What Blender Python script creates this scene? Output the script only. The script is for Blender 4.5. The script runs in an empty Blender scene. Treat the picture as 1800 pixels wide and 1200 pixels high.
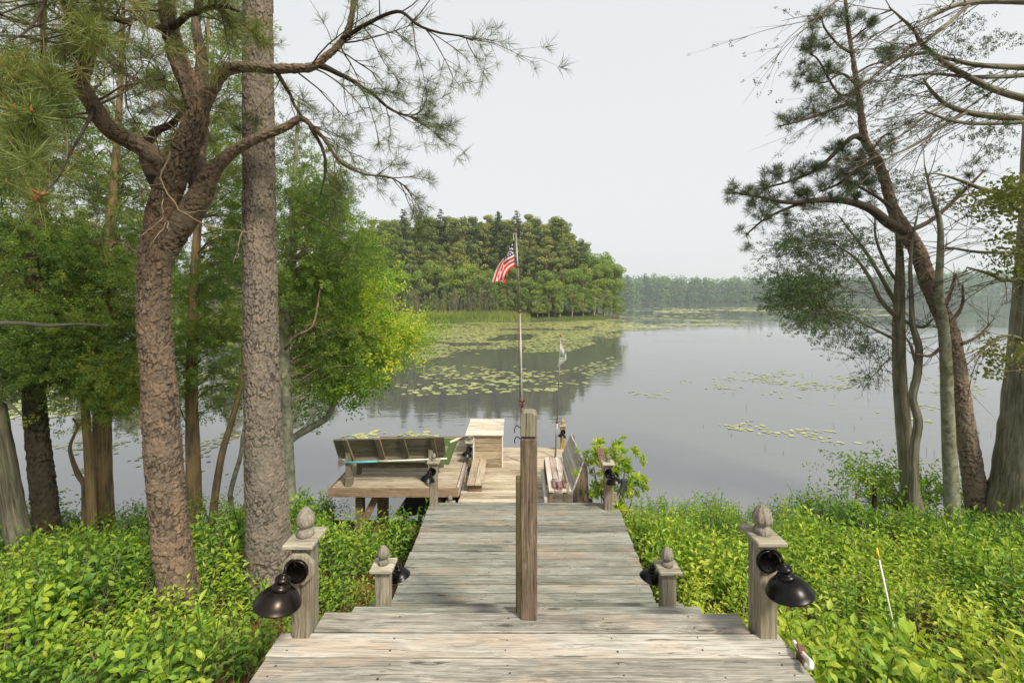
import bpy, math, random
import numpy as np
from mathutils import Vector, Matrix

# ---------------------------------------------------------------- camera, sky, sun, exposure
sc = bpy.context.scene
COL = sc.collection
rad = math.radians
F, CX, HY, HC = 800.0, 900.0, 525.0, 3.4       # focal length in photo pixels, principal column, horizon row, eye height over the water

cam_d = bpy.data.cameras.new("camera")
cam = bpy.data.objects.new("camera", cam_d)
COL.objects.link(cam)
cam.location = (0, 0, HC)
cam.rotation_euler = (rad(90), 0, 0)
cam_d.sensor_width = 36.0
cam_d.lens = 16.0
cam_d.shift_y = -75.0 / 1800.0
cam_d.clip_start = 0.05
cam_d.clip_end = 3000
sc.camera = cam

SUN_EL = rad(47)
SUN_POS = Vector((0.62, -0.78, 0)).normalized() * math.cos(SUN_EL) + Vector((0, 0, math.sin(SUN_EL)))
world = bpy.data.worlds.new("World")
sc.world = world
world.use_nodes = True
wn, wl = world.node_tree.nodes, world.node_tree.links
wn.clear()
sky = wn.new("ShaderNodeTexSky")
sky.sky_type = 'NISHITA'
sky.sun_disc = False
sky.sun_elevation = SUN_EL
sky.sun_rotation = math.atan2(SUN_POS.x, SUN_POS.y)
sky.air_density = 1.0
sky.dust_density = 6.0
sky.ozone_density = 1.0
hsv = wn.new("ShaderNodeHueSaturation")          # milky, hazy summer sky: most of the blue is washed out
hsv.inputs["Saturation"].default_value = 0.42
hsv.inputs["Value"].default_value = 1.0
veil = wn.new("ShaderNodeMix"); veil.data_type = 'RGBA'
veil.inputs[0].default_value = 0.72
veil.inputs[7].default_value = (7.52, 7.72, 7.74, 1)
bg = wn.new("ShaderNodeBackground")
bg.inputs["Strength"].default_value = 0.124
wo = wn.new("ShaderNodeOutputWorld")
wl.new(sky.outputs[0], hsv.inputs["Color"])
wl.new(hsv.outputs[0], veil.inputs[6])
wl.new(veil.outputs[2], bg.inputs[0])
wl.new(bg.outputs[0], wo.inputs[0])

sun_d = bpy.data.lights.new("sun", 'SUN')
sun_d.energy = 4.2
sun_d.angle = rad(9)
sun_d.color = (1.0, 0.91, 0.76)
sun = bpy.data.objects.new("sun", sun_d)
COL.objects.link(sun)
sun.rotation_euler = SUN_POS.to_track_quat('Z', 'Y').to_euler()

sc.view_settings.view_transform = 'Standard'
sc.view_settings.look = 'None'
sc.view_settings.gamma = 1.0
sc.view_settings.exposure = 0.14
sc.render.engine = 'CYCLES'
sc.cycles.max_bounces = 6
sc.cycles.diffuse_bounces = 3
sc.cycles.glossy_bounces = 3
sc.cycles.transmission_bounces = 3
sc.cycles.transparent_max_bounces = 6
sc.cycles.volume_bounces = 1
sc.cycles.use_denoising = True

RNG = np.random.default_rng(11)

# ---------------------------------------------------------------- helpers
def P(px, py, d):
    """a world point from a photo pixel and its distance in front of the camera"""
    return np.array([(px - CX) * d / F, d, HC - (py - HY) * d / F])

def G(px, py, h):
    """a world point on the level plane h metres under the eye"""
    d = h * F / (py - HY)
    return P(px, py, d)

def sub(ch, fr, t):
    return ch + (fr - ch) * t

class MB:
    """collects geometry and links it as one mesh object"""
    def __init__(s):
        s.V, s.F, s.T, s.W, s.C = [], [], [], [], []
        s.n = 0
        s.hasw = s.hasc = False
    def add(s, V, F, tint=0.5, wco=None, crack=None):
        V = np.asarray(V, float).reshape(-1, 3)
        n = len(V)
        for f in (F if isinstance(F, list) and isinstance(F[0], np.ndarray) else [F]):
            f = np.asarray(f, np.int64)
            if len(f): s.F.append(f + s.n)
        s.V.append(V)
        s.T.append(np.broadcast_to(np.asarray(tint, float), (n,)))
        s.W.append(np.zeros((n, 3)) if wco is None else np.asarray(wco, float))
        s.C.append(np.ones(n) if crack is None else np.asarray(crack, float))
        s.hasw |= wco is not None
        s.hasc |= crack is not None
        s.n += n
    def build(s, name, mat, parent=None, origin=(0, 0, 0), smooth=False, bevel=0.0):
        if not s.V: return None
        V = np.concatenate(s.V) - np.asarray(origin, float)
        me = bpy.data.meshes.new(name)
        lt = np.concatenate([np.full(len(f), f.shape[1]) for f in s.F])
        li = np.concatenate([f.ravel() for f in s.F])
        me.vertices.add(len(V)); me.vertices.foreach_set('co', V.astype(np.float32).ravel())
        me.loops.add(len(li)); me.loops.foreach_set('vertex_index', li.astype(np.int32))
        me.polygons.add(len(lt))
        me.polygons.foreach_set('loop_start', np.concatenate([[0], np.cumsum(lt)[:-1]]).astype(np.int32))
        me.polygons.foreach_set('use_smooth', np.full(len(lt), smooth))
        a = me.attributes.new('tint', 'FLOAT', 'POINT'); a.data.foreach_set('value', np.concatenate(s.T).astype(np.float32))
        if s.hasw:
            a = me.attributes.new('wco', 'FLOAT_VECTOR', 'POINT'); a.data.foreach_set('vector', np.concatenate(s.W).astype(np.float32).ravel())
        if s.hasc:
            a = me.attributes.new('crack', 'FLOAT', 'POINT'); a.data.foreach_set('value', np.concatenate(s.C).astype(np.float32))
        me.update(calc_edges=True)
        me.validate()
        me.materials.append(mat)
        o = bpy.data.objects.new(name, me)
        COL.objects.link(o)
        if parent is not None: o.parent = parent
        else: o.location = tuple(origin)
        if bevel:
            m = o.modifiers.new('bevel', 'BEVEL'); m.width = bevel; m.segments = 1; m.limit_method = 'ANGLE'
        return o

def tag(o, label=None, cat=None, group=None, kind=None):
    if label: o['label'] = label
    if cat: o['category'] = cat
    if group: o['group'] = group
    if kind: o['kind'] = kind
    return o

def thing(name, loc, label, cat, group=None):
    o = bpy.data.objects.new(name, None)
    COL.objects.link(o)
    o.location = tuple(loc)
    o.empty_display_size = 0.2
    return tag(o, label, cat, group)

BOXF = np.array([[0,3,2,1],[4,5,6,7],[0,1,5,4],[1,2,6,5],[2,3,7,6],[3,0,4,7]])
def rotz(a):
    c, s_ = math.cos(a), math.sin(a); return np.array([[c,-s_,0],[s_,c,0],[0,0,1]])
def rotx(a):
    c, s_ = math.cos(a), math.sin(a); return np.array([[1,0,0],[0,c,-s_],[0,s_,c]])
def roty(a):
    c, s_ = math.cos(a), math.sin(a); return np.array([[c,0,s_],[0,1,0],[-s_,0,c]])

def board(mb, c, size, axis=0, M=None, tint=None, taper=None):
    """a piece of timber: size along x,y,z; axis = direction of the grain"""
    sx, sy, sz = np.asarray(size) / 2
    L = np.array([[-sx,-sy,-sz],[sx,-sy,-sz],[sx,sy,-sz],[-sx,sy,-sz],[-sx,-sy,sz],[sx,-sy,sz],[sx,sy,sz],[-sx,sy,sz]])
    if taper is not None:
        L[4:, :2] *= taper
    order = {0: [0,1,2], 1: [1,0,2], 2: [2,0,1]}[axis]
    w = L[:, order] + RNG.uniform(-40, 40, 3)
    V = L if M is None else L @ np.asarray(M).T
    mb.add(V + np.asarray(c), BOXF, RNG.uniform(0, 1) if tint is None else tint, w)

def bar(mb, a, b, w, t, tint=None, up=(0, 0, 1)):
    """a timber from point a to b, w wide and t thick"""
    a, b = np.asarray(a, float), np.asarray(b, float)
    z = b - a; L = np.linalg.norm(z); z = z / L
    x = np.cross(up, z)
    if np.linalg.norm(x) < 1e-3: x = np.cross((0, 1, 0), z)
    x /= np.linalg.norm(x); y = np.cross(z, x)
    board(mb, (a + b) / 2, (w, t, L), 2, np.stack([x, y, z], 1), tint)

def quadslab(mb, pts, th, tint=None, nrm=None):
    """a plank with four given top corners (first edge = along the grain), thickness th"""
    p = np.asarray(pts, float)
    n = np.cross(p[1] - p[0], p[3] - p[0]); n /= np.linalg.norm(n)
    if n[2] < 0: n = -n
    V = np.concatenate([p - n * th, p])
    l = np.linalg.norm(p[1] - p[0]); w = np.linalg.norm(p[3] - p[0])
    W = np.array([[0,0,0],[l,0,0],[l,w,0],[0,w,0],[0,0,th],[l,0,th],[l,w,th],[0,w,th]]) + RNG.uniform(-40, 40, 3)
    Fq = BOXF if np.dot(np.cross(p[1]-p[0], p[3]-p[0]), n) > 0 else BOXF[:, ::-1]
    mb.add(V, Fq, RNG.uniform(0, 1) if tint is None else tint, W)

def frames(pts):
    n = len(pts)
    T = np.gradient(pts, axis=0); T /= np.linalg.norm(T, axis=1)[:, None] + 1e-12
    N = np.zeros_like(T)
    u = np.cross(T[0], (0, 1, 0) if abs(T[0][1]) < 0.9 else (1, 0, 0)); N[0] = u / np.linalg.norm(u)
    for i in range(1, n):
        v = N[i-1] - T[i] * np.dot(N[i-1], T[i]); N[i] = v / (np.linalg.norm(v) + 1e-12)
    return T, N, np.cross(T, N)

def tube(mb, pts, r, seg=8, tint=0.5, cap=True, rough=0.0):
    pts = np.asarray(pts, float); n = len(pts)
    r = np.broadcast_to(np.asarray(r, float), (n,))
    T, N, B = frames(pts)
    th = np.arange(seg) * 2 * np.pi / seg
    rr = r[:, None] * (1 + (RNG.normal(0, rough, (n, seg)) if rough else 0))
    V = pts[:, None] + rr[..., None] * (np.cos(th)[None, :, None] * N[:, None] + np.sin(th)[None, :, None] * B[:, None])
    s = np.concatenate([[0], np.cumsum(np.linalg.norm(np.diff(pts, axis=0), axis=1))])
    off = RNG.uniform(-40, 40, 3)
    W = np.stack([np.broadcast_to(s[:, None], (n, seg)), np.sin(th)[None] * r[:, None], np.cos(th)[None] * r[:, None]], -1).reshape(-1, 3) + off
    i = np.arange(n - 1)[:, None] * seg; j = np.arange(seg)[None]; k = (j + 1) % seg
    Fq = np.stack([i + j, i + k, i + seg + k, i + seg + j], -1).reshape(-1, 4)
    Fs = [Fq]
    if cap and seg >= 3:
        Fs += [np.arange(seg)[::-1][None], (np.arange(seg) + (n - 1) * seg)[None]]
    mb.add(V.reshape(-1, 3), Fs, tint, W)

def lathe(mb, prof, seg=24, M=None, t=(0, 0, 0), tint=0.5):
    """prof = (radius, height) from bottom to top about the local z axis"""
    prof = np.asarray(prof, float); n = len(prof)
    th = np.arange(seg) * 2 * np.pi / seg
    V = np.stack([prof[:, 0][:, None] * np.cos(th), prof[:, 0][:, None] * np.sin(th), np.broadcast_to(prof[:, 1][:, None], (n, seg))], -1).reshape(-1, 3)
    W = V[:, [2, 0, 1]] + RNG.uniform(-40, 40, 3)
    if M is not None: V = V @ np.asarray(M).T
    i = np.arange(n - 1)[:, None] * seg; j = np.arange(seg)[None]; k = (j + 1) % seg
    Fq = np.stack([i + j, i + k, i + seg + k, i + seg + j], -1).reshape(-1, 4)
    mb.add(V + np.asarray(t), [Fq], tint, W)

def spline(pts, n):
    """Catmull-Rom through rows of any width"""
    p = np.asarray(pts, float)
    p = np.vstack([2 * p[0] - p[1], p, 2 * p[-1] - p[-2]])
    m = len(p) - 3
    u = np.linspace(0, m - 1e-6, n); i = u.astype(int); t = (u - i)[:, None]
    a, b, c, d = p[i], p[i+1], p[i+2], p[i+3]
    return 0.5 * (2*b + (c - a)*t + (2*a - 5*b + 4*c - d)*t**2 + (3*b - a - 3*c + d)*t**3)

def limb(rows, n, dist=None):
    """rows (px, py, width_px[, distance]) -> n rows (x, y, z, radius)"""
    out = []
    for r in rows:
        d = r[3] if len(r) > 3 else dist
        out.append([*P(r[0], r[1], d), r[2] / 2 * d / F])
    return spline(out, n)

def unit(v):
    v = np.asarray(v, float); return v / (np.linalg.norm(v, axis=-1, keepdims=True) + 1e-12)

# ---- instanced templates merged into one mesh
def place(mb, tpls, pos, dirs, scale, tint, spin=None, flat=None):
    """tpls: list of (V, F, tint per vertex); +z of a template is turned to dirs"""
    pos = np.asarray(pos, float).reshape(-1, 3); N = len(pos)
    if not N: return
    z = unit(np.broadcast_to(np.asarray(dirs, float), (N, 3)))
    ref = RNG.normal(size=(N, 3)) if flat is None else np.broadcast_to(np.asarray(flat, float), (N, 3)) + RNG.normal(0, .25, (N, 3))
    x = unit(np.cross(ref, z)); y = np.cross(z, x)
    R = np.stack([x, y, z], -1)
    scale = np.broadcast_to(np.asarray(scale, float), (N,))
    tint = np.broadcast_to(np.asarray(tint, float), (N,))
    which = RNG.integers(0, len(tpls), N)
    for k, (tv, tf, tt) in enumerate(tpls):
        m = np.where(which == k)[0]
        if not len(m): continue
        V = np.einsum('nij,vj->nvi', R[m] * scale[m, None, None], tv) + pos[m, None]
        nv = len(tv)
        Fs = [(f[None] + (np.arange(len(m)) * nv)[:, None, None]).reshape(-1, f.shape[1]) for f in tf]
        T = np.clip(tint[m, None] + tt[None], 0, 1)
        mb.add(V.reshape(-1, 3), Fs, T.ravel())

def tuft_tpl(n, a0, a1, w, shaft=0.35):
    """pine needles round a shoot; unit = needle length"""
    az = RNG.uniform(0, 2*np.pi, n); po = np.radians(RNG.uniform(a0, a1, n))
    d = np.stack([np.sin(po)*np.cos(az), np.sin(po)*np.sin(az), np.cos(po)], -1)
    b = np.stack([np.zeros(n), np.zeros(n), RNG.uniform(-shaft, 0.05, n)], -1)
    L = RNG.uniform(.7, 1.05, n)[:, None]
    s = unit(np.cross(d, RNG.normal(size=(n, 3)))) * w / 2
    mid = b + d * L * .55
    tip = b + d * L + np.array([0, 0, -1]) * 0.0 + RNG.normal(0, .06, (n, 3))
    V = np.stack([b - s*.7, b + s*.7, mid + s, mid - s, tip], 1).reshape(-1, 3)
    i = np.arange(n)[:, None] * 5
    tt = np.repeat(RNG.normal(0, .12, n), 5)
    return V, [i + np.array([[0, 1, 2, 3]]), i + np.array([[3, 2, 4]])], tt

def spray_tpl(n, w=.10, flat=.35):
    """feathery scale-leaf spray along +z, spread mostly in x; unit length"""
    V, T = [], []
    for k in range(n):
        t = RNG.uniform(0.05, 1)
        side = RNG.choice([-1, 1]); a = rad(RNG.uniform(20, 65)) * side
        base = np.array([side * RNG.uniform(0, .22) * (1 - .5*t), RNG.normal(0, flat * .22), t * .85])
        d = unit(np.array([math.sin(a), RNG.normal(0, flat), math.cos(a)]))
        l = RNG.uniform(.11, .24)
        s = unit(np.cross(d, RNG.normal(size=3))) * w * RNG.uniform(.6, 1.2)
        V += [base, base + d*l*.5 + s, base + d*l, base + d*l*.5 - s]
        T += [RNG.normal(0, .10)] * 4
    return np.array(V), [np.arange(n)[:, None]*4 + np.array([[0, 1, 2, 3]])], np.array(T)

def leaf_hi(l, w, fold=.25, curl=.25):
    t = np.array([0, .28, .6, 1.0]); z = -curl * l * t**2
    mid = np.stack([np.zeros(4), t*l, z], -1)
    hw = np.array([.40, .5]) * w
    Lp = np.stack([-hw, t[1:3]*l, z[1:3] + fold*hw], -1)
    Rp = np.stack([hw, t[1:3]*l, z[1:3] + fold*hw], -1)
    V = np.vstack([mid, Lp, Rp])            # 0..3 mid, 4,5 left, 6,7 right
    tri = np.array([[0,1,4],[5,2,3],[0,6,1],[2,7,3]]); quad = np.array([[4,1,2,5],[1,6,7,2]])
    return V, [tri, quad]

def leaf_lo(l, w, fold=.25, curl=.2):
    V = np.array([[0,0,0],[-w*.48, .48*l, fold*w*.5],[0, l, -curl*l],[w*.48, .48*l, fold*w*.5]])
    return V, [np.array([[0,2,1],[0,3,2]])]

def shoot_tpl(h, nl, ll, lw, hi, top_bias=.25, stem=True):
    """an upright leafy shoot in metres"""
    Vs, Fs3, Fs4, T = [], [], [], []; n = 0
    bend = RNG.normal(0, .12, 2)
    if stem:
        r = .0022
        zz = np.linspace(0, h, 4)
        for k in range(3):
            a = np.array([bend[0]*zz[k]**2/h, bend[1]*zz[k]**2/h, zz[k]]); b = np.array([bend[0]*zz[k+1]**2/h, bend[1]*zz[k+1]**2/h, zz[k+1]])
            V = np.array([a+[-r,0,0], a+[r,0,0], b+[r,0,0], b+[-r,0,0]])
            Vs.append(V); Fs4.append(np.array([[0,1,2,3]]) + n); n += 4; T += [-.5]*4
    az = RNG.uniform(0, 6.28)
    for k in range(nl):
        f = top_bias + (1 - top_bias) * (k + RNG.uniform(0, .6)) / nl
        f = min(f, 1)
        z = h * f
        az += 2.4 + RNG.normal(0, .3)
        el = rad(RNG.uniform(-5, 40) + 35 * max(0, f - .8) / .2)
        l = ll * RNG.uniform(.7, 1.2); w = lw * RNG.uniform(.8, 1.2)
        V, F = (leaf_hi if hi else leaf_lo)(l, w, RNG.uniform(.1, .5), RNG.uniform(.0, .4))
        V = V + np.array([0, .012, 0])
        R = rotz(az) @ rotx(el) @ roty(RNG.normal(0, .35))
        V = V @ R.T + np.array([bend[0]*z*z/h, bend[1]*z*z/h, z])
        Vs.append(V)
        for q in F:
            (Fs3 if q.shape[1] == 3 else Fs4).append(q + n)
        n += len(V)
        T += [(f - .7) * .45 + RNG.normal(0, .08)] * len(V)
    FF = []
    if Fs3: FF.append(np.vstack(Fs3))
    if Fs4: FF.append(np.vstack(Fs4))
    return np.vstack(Vs), FF, np.array(T)

def twig_tpl(n, ll, lw):
    """a twig of n flat leaves along +z, unit = metres"""
    Vs, F3, T = [], [], []; c = 0
    for k in range(n):
        z = .02 + .26 * (k + RNG.uniform(0, .8)) / n
        V, F = leaf_lo(ll * RNG.uniform(.7, 1.2), lw * RNG.uniform(.8, 1.2), RNG.uniform(.1, .5), RNG.uniform(0, .4))
        R = rotz(RNG.uniform(0, 6.28)) @ rotx(rad(RNG.uniform(0, 60)))
        V = V @ R.T + np.array([RNG.normal(0, .03), RNG.normal(0, .03), z])
        Vs.append(V); F3.append(F[0] + c); c += len(V); T += [RNG.normal(0, .12)] * len(V)
    return np.vstack(Vs), [np.vstack(F3)], np.array(T)

# ---- branching
def grow(mb, p, d, L, r, depth, tips, seg=5, kids=(3, 5), droop=0.0, wander=.22, spread=.8, ratio=.55, tint=.5, start=.3, up=0.0):
    n = 5 if depth else 4
    pts = [np.asarray(p, float)]; d = unit(d); dirs = [d]
    for i in range(n):
        d = unit(d + RNG.normal(0, wander, 3) * .7 + np.array([0, 0, up - droop]))
        pts.append(pts[-1] + d * L / n); dirs.append(d)
    pts = np.array(pts)
    tube(mb, pts, np.linspace(r, r * (.35 if depth else .25), len(pts)), seg if depth else max(3, seg - 2), tint, cap=False)
    tips.append((pts[-1], d, depth))
    if depth == 0:
        tips.append((pts[-3], dirs[-3], -1))
        return
    for k in range(RNG.integers(*kids)):
        f = RNG.uniform(start, .98); i = f * n; i0 = min(int(i), n - 1)
        q = pts[i0] + (pts[i0 + 1] - pts[i0]) * (i - i0)
        nd = unit(dirs[i0] + unit(RNG.normal(size=3) * np.array([1, 1, .6])) * spread)
        grow(mb, q, nd, L * ratio * RNG.uniform(.7, 1.2), max(r * .5, .0018), depth - 1, tips, seg, kids, droop, wander, spread, ratio, tint, start, up)

def along(path, f):
    i = f * (len(path) - 1); i0 = min(int(i), len(path) - 2)
    q = path[i0] + (path[i0 + 1] - path[i0]) * (i - i0)
    return q[:3], q[3], unit(path[i0 + 1][:3] - path[i0][:3])

def in_poly(x, y, poly):
    poly = np.asarray(poly, float); c = np.zeros(len(x), bool); j = len(poly) - 1
    for i in range(len(poly)):
        xi, yi, xj, yj = *poly[i], *poly[j]
        m = ((yi > y) != (yj > y)) & (x < (xj - xi) * (y - yi) / (yj - yi + 1e-9) + xi)
        c ^= m; j = i
    return c

def fill(poly, d0, d1, n):
    """n world points whose outline seen from the path is poly, spread in depth between d0 and d1"""
    poly = np.asarray(poly, float); out = []
    lo, hi = poly.min(0), poly.max(0)
    while len(out) < n:
        x = RNG.uniform(lo[0], hi[0], 4 * n); y = RNG.uniform(lo[1], hi[1], 4 * n)
        k = in_poly(x, y, poly)
        for a, b in zip(x[k], y[k]):
            out.append(P(a, b, RNG.uniform(d0, d1)))
            if len(out) >= n: break
    return np.array(out)

# ---- bark with real plates
def bark_trunk(mb, path, cell=(.05, .09), depth=.012, res=.012, seg=90, flare=0.0, tint=.5, lump=.02):
    path = np.asarray(path, float)
    s = np.concatenate([[0], np.cumsum(np.linalg.norm(np.diff(path[:, :3], axis=0), axis=1))])
    n = max(8, int(s[-1] / res))
    u = np.linspace(0, s[-1], n)
    q = np.stack([np.interp(u, s, path[:, k]) for k in range(4)], -1)
    T, N, B = frames(q[:, :3])
    th = np.arange(seg) * 2 * np.pi / seg
    rm = q[:, 3].mean()
    nc = max(5, round(2 * np.pi * rm / cell[0]))
    U = np.broadcast_to(th[None] / (2*np.pi) * nc, (n, seg)); Vv = np.broadcast_to(u[:, None] / cell[1], (n, seg))
    lowf = sum(np.sin(th[None] * k + RNG.uniform(0, 6.28) + u[:, None] * RNG.uniform(1, 6)) / (k + 1) for k in range(1, 5))
    ux = U * 2*np.pi / nc
    X_, Y_ = th[None] * rm + 0*u[:, None], u[:, None] + 0*th[None]
    jag = lambda sc_, sd: vnoise(X_ + 50, Y_ + 50, sc_, sd)
    U = U + .22 * np.sin(Vv * 1.3 + 1.3 * np.sin(2*ux)) + .34*jag(cell[0]*.55, 1) + .16*jag(cell[0]*.25, 2)
    Vv = Vv + .35 * np.sin(2*ux + .35 * Vv) + .34*jag(cell[0]*.6, 3) + .14*jag(cell[0]*.25, 4)
    wide = np.clip(.01 + .12*jag(cell[1]*1.6, 5), -.10, .16)
    nr = int(Vv.max()) + 4
    jx = RNG.uniform(0.05, .95, (nr + 4, nc)); jy = RNG.uniform(.05, .95, (nr + 4, nc)); hh = RNG.uniform(0, 1, (nr + 4, nc))
    iu = np.floor(U).astype(int); iv = np.floor(Vv).astype(int)
    f1 = np.full((n, seg), 9.); f2 = np.full((n, seg), 9.); hid = np.zeros((n, seg)); sl = np.zeros((n, seg))
    for a in (-1, 0, 1):
        for b in (-1, 0, 1):
            cu, cv = iu + a, iv + b
            m, r_ = cu % nc, np.clip(cv + 2, 0, nr + 3)
            dist = np.hypot(cu + jx[r_, m] - U, (cv + jy[r_, m] - Vv))
            nearer = dist < f1
            f2 = np.where(nearer, f1, np.minimum(f2, dist)); hid = np.where(nearer, hh[r_, m], hid); sl = np.where(nearer, cv + jy[r_, m] - Vv + .5*(cu + jx[r_, m] - U), sl); f1 = np.where(nearer, dist, f1)
    e = np.clip((f2 - f1 - wide) / .20, 0, 1); e = e * e * (3 - 2*e)
    fine = RNG.normal(0, 1, (n, seg)); fine = (fine + np.roll(fine, 1, 0) + np.roll(fine, -1, 0) + np.roll(fine, 1, 1)) / 4
    flake = jag(cell[0]*.42, 6) + .6*jag(cell[0]*.2, 7)
    fine = fine + 1.3*flake
    disp = depth * (e * (.45 + .55 * hid + .45 * np.clip(sl, -.8, .8)) - 1.0) + depth * .18 * fine + lump * q[:, 3:4] * lowf
    R_ = q[:, 3:4] * (1 + flare * np.exp(-u[:, None] / .25)) + disp
    Vx = q[:, None, :3] + R_[..., None] * (np.cos(th)[None, :, None] * N[:, None] + np.sin(th)[None, :, None] * B[:, None])
    W = np.stack([np.broadcast_to(u[:, None], (n, seg)), np.sin(th)[None] * q[:, 3:4], np.cos(th)[None] * q[:, 3:4]], -1).reshape(-1, 3)
    i = np.arange(n - 1)[:, None] * seg; j = np.arange(seg)[None]; k = (j + 1) % seg
    Fq = np.stack([i + j, i + k, i + seg + k, i + seg + j], -1).reshape(-1, 4)
    mb.add(Vx.reshape(-1, 3), [Fq, np.arange(seg)[None] + (n-1)*seg], np.clip(.32 + .36 * hid + .13*fine, 0, 1).ravel(), W, e.ravel())

# ---------------------------------------------------------------- materials
class NT:
    def __init__(s, name):
        s.m = bpy.data.materials.new(name); s.m.use_nodes = True
        s.t = s.m.node_tree; s.n = s.t.nodes; s.l = s.t.links
        s.n.clear()
        s.out = s.n.new("ShaderNodeOutputMaterial")
    def new(s, kind, **kw):
        o = s.n.new(kind)
        for k, v in kw.items(): setattr(o, k, v)
        return o
    def link(s, a, b): s.l.new(a, b)
    def attr(s, name):
        return s.new("ShaderNodeAttribute", attribute_name=name)
    def mapping(s, vec, scale, loc=(0, 0, 0)):
        m = s.new("ShaderNodeMapping"); m.inputs['Scale'].default_value = scale; m.inputs['Location'].default_value = loc
        s.link(vec, m.inputs['Vector']); return m.outputs[0]
    def noise(s, vec, scale, detail=4, rough=.55, dist=0.0):
        o = s.new("ShaderNodeTexNoise"); o.inputs['Scale'].default_value = scale; o.inputs['Detail'].default_value = detail
        o.inputs['Roughness'].default_value = rough; o.inputs['Distortion'].default_value = dist
        if vec is not None: s.link(vec, o.inputs['Vector'])
        return o.outputs[0]
    def ramp(s, fac, stops, interp='LINEAR'):
        o = s.new("ShaderNodeValToRGB"); r = o.color_ramp; r.interpolation = interp
        while len(r.elements) < len(stops): r.elements.new(.5)
        for e, (p, c) in zip(r.elements, stops):
            e.position = p; e.color = (*c, 1) if not isinstance(c, (int, float)) else (c, c, c, 1)
        s.link(fac, o.inputs[0]); return o.outputs[0]
    def mix(s, fac, a, b, mode='MIX'):
        o = s.new("ShaderNodeMix", data_type='RGBA', blend_type=mode)
        for sock, v in ((o.inputs[0], fac), (o.inputs[6], a), (o.inputs[7], b)):
            if hasattr(v, 'is_linked'): s.link(v, sock)
            elif isinstance(v, (int, float)): sock.default_value = v
            else: sock.default_value = (*v, 1)
        return o.outputs[2]
    def math(s, op, a, b=0.0):
        o = s.new("ShaderNodeMath", operation=op)
        for sock, v in ((o.inputs[0], a), (o.inputs[1], b)):
            if hasattr(v, 'is_linked'): s.link(v, sock)
            else: sock.default_value = v
        return o.outputs[0]
    def bump(s, h, strength=.5, dist=.01):
        o = s.new("ShaderNodeBump"); o.inputs['Strength'].default_value = strength; o.inputs['Distance'].default_value = dist
        s.link(h, o.inputs['Height']); return o.outputs[0]
    def bsdf(s, col, rough=.6, metal=0.0, normal=None, ior=None, spec=None):
        o = s.new("ShaderNodeBsdfPrincipled")
        if hasattr(col, 'is_linked'): s.link(col, o.inputs['Base Color'])
        else: o.inputs['Base Color'].default_value = (*col, 1)
        if hasattr(rough, 'is_linked'): s.link(rough, o.inputs['Roughness'])
        else: o.inputs['Roughness'].default_value = rough
        o.inputs['Metallic'].default_value = metal
        if ior: o.inputs['IOR'].default_value = ior
        if spec is not None: o.inputs['Specular IOR Level'].default_value = spec
        if normal is not None: s.link(normal, o.inputs['Normal'])
        return o
    def new_random(s, vo):
        o = s.new('ShaderNodeSeparateColor'); s.link(vo.outputs['Color'], o.inputs[0]); return o.outputs[0]
    def done(s, sh): s.link(sh, s.out.inputs[0]); return s.m

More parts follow.
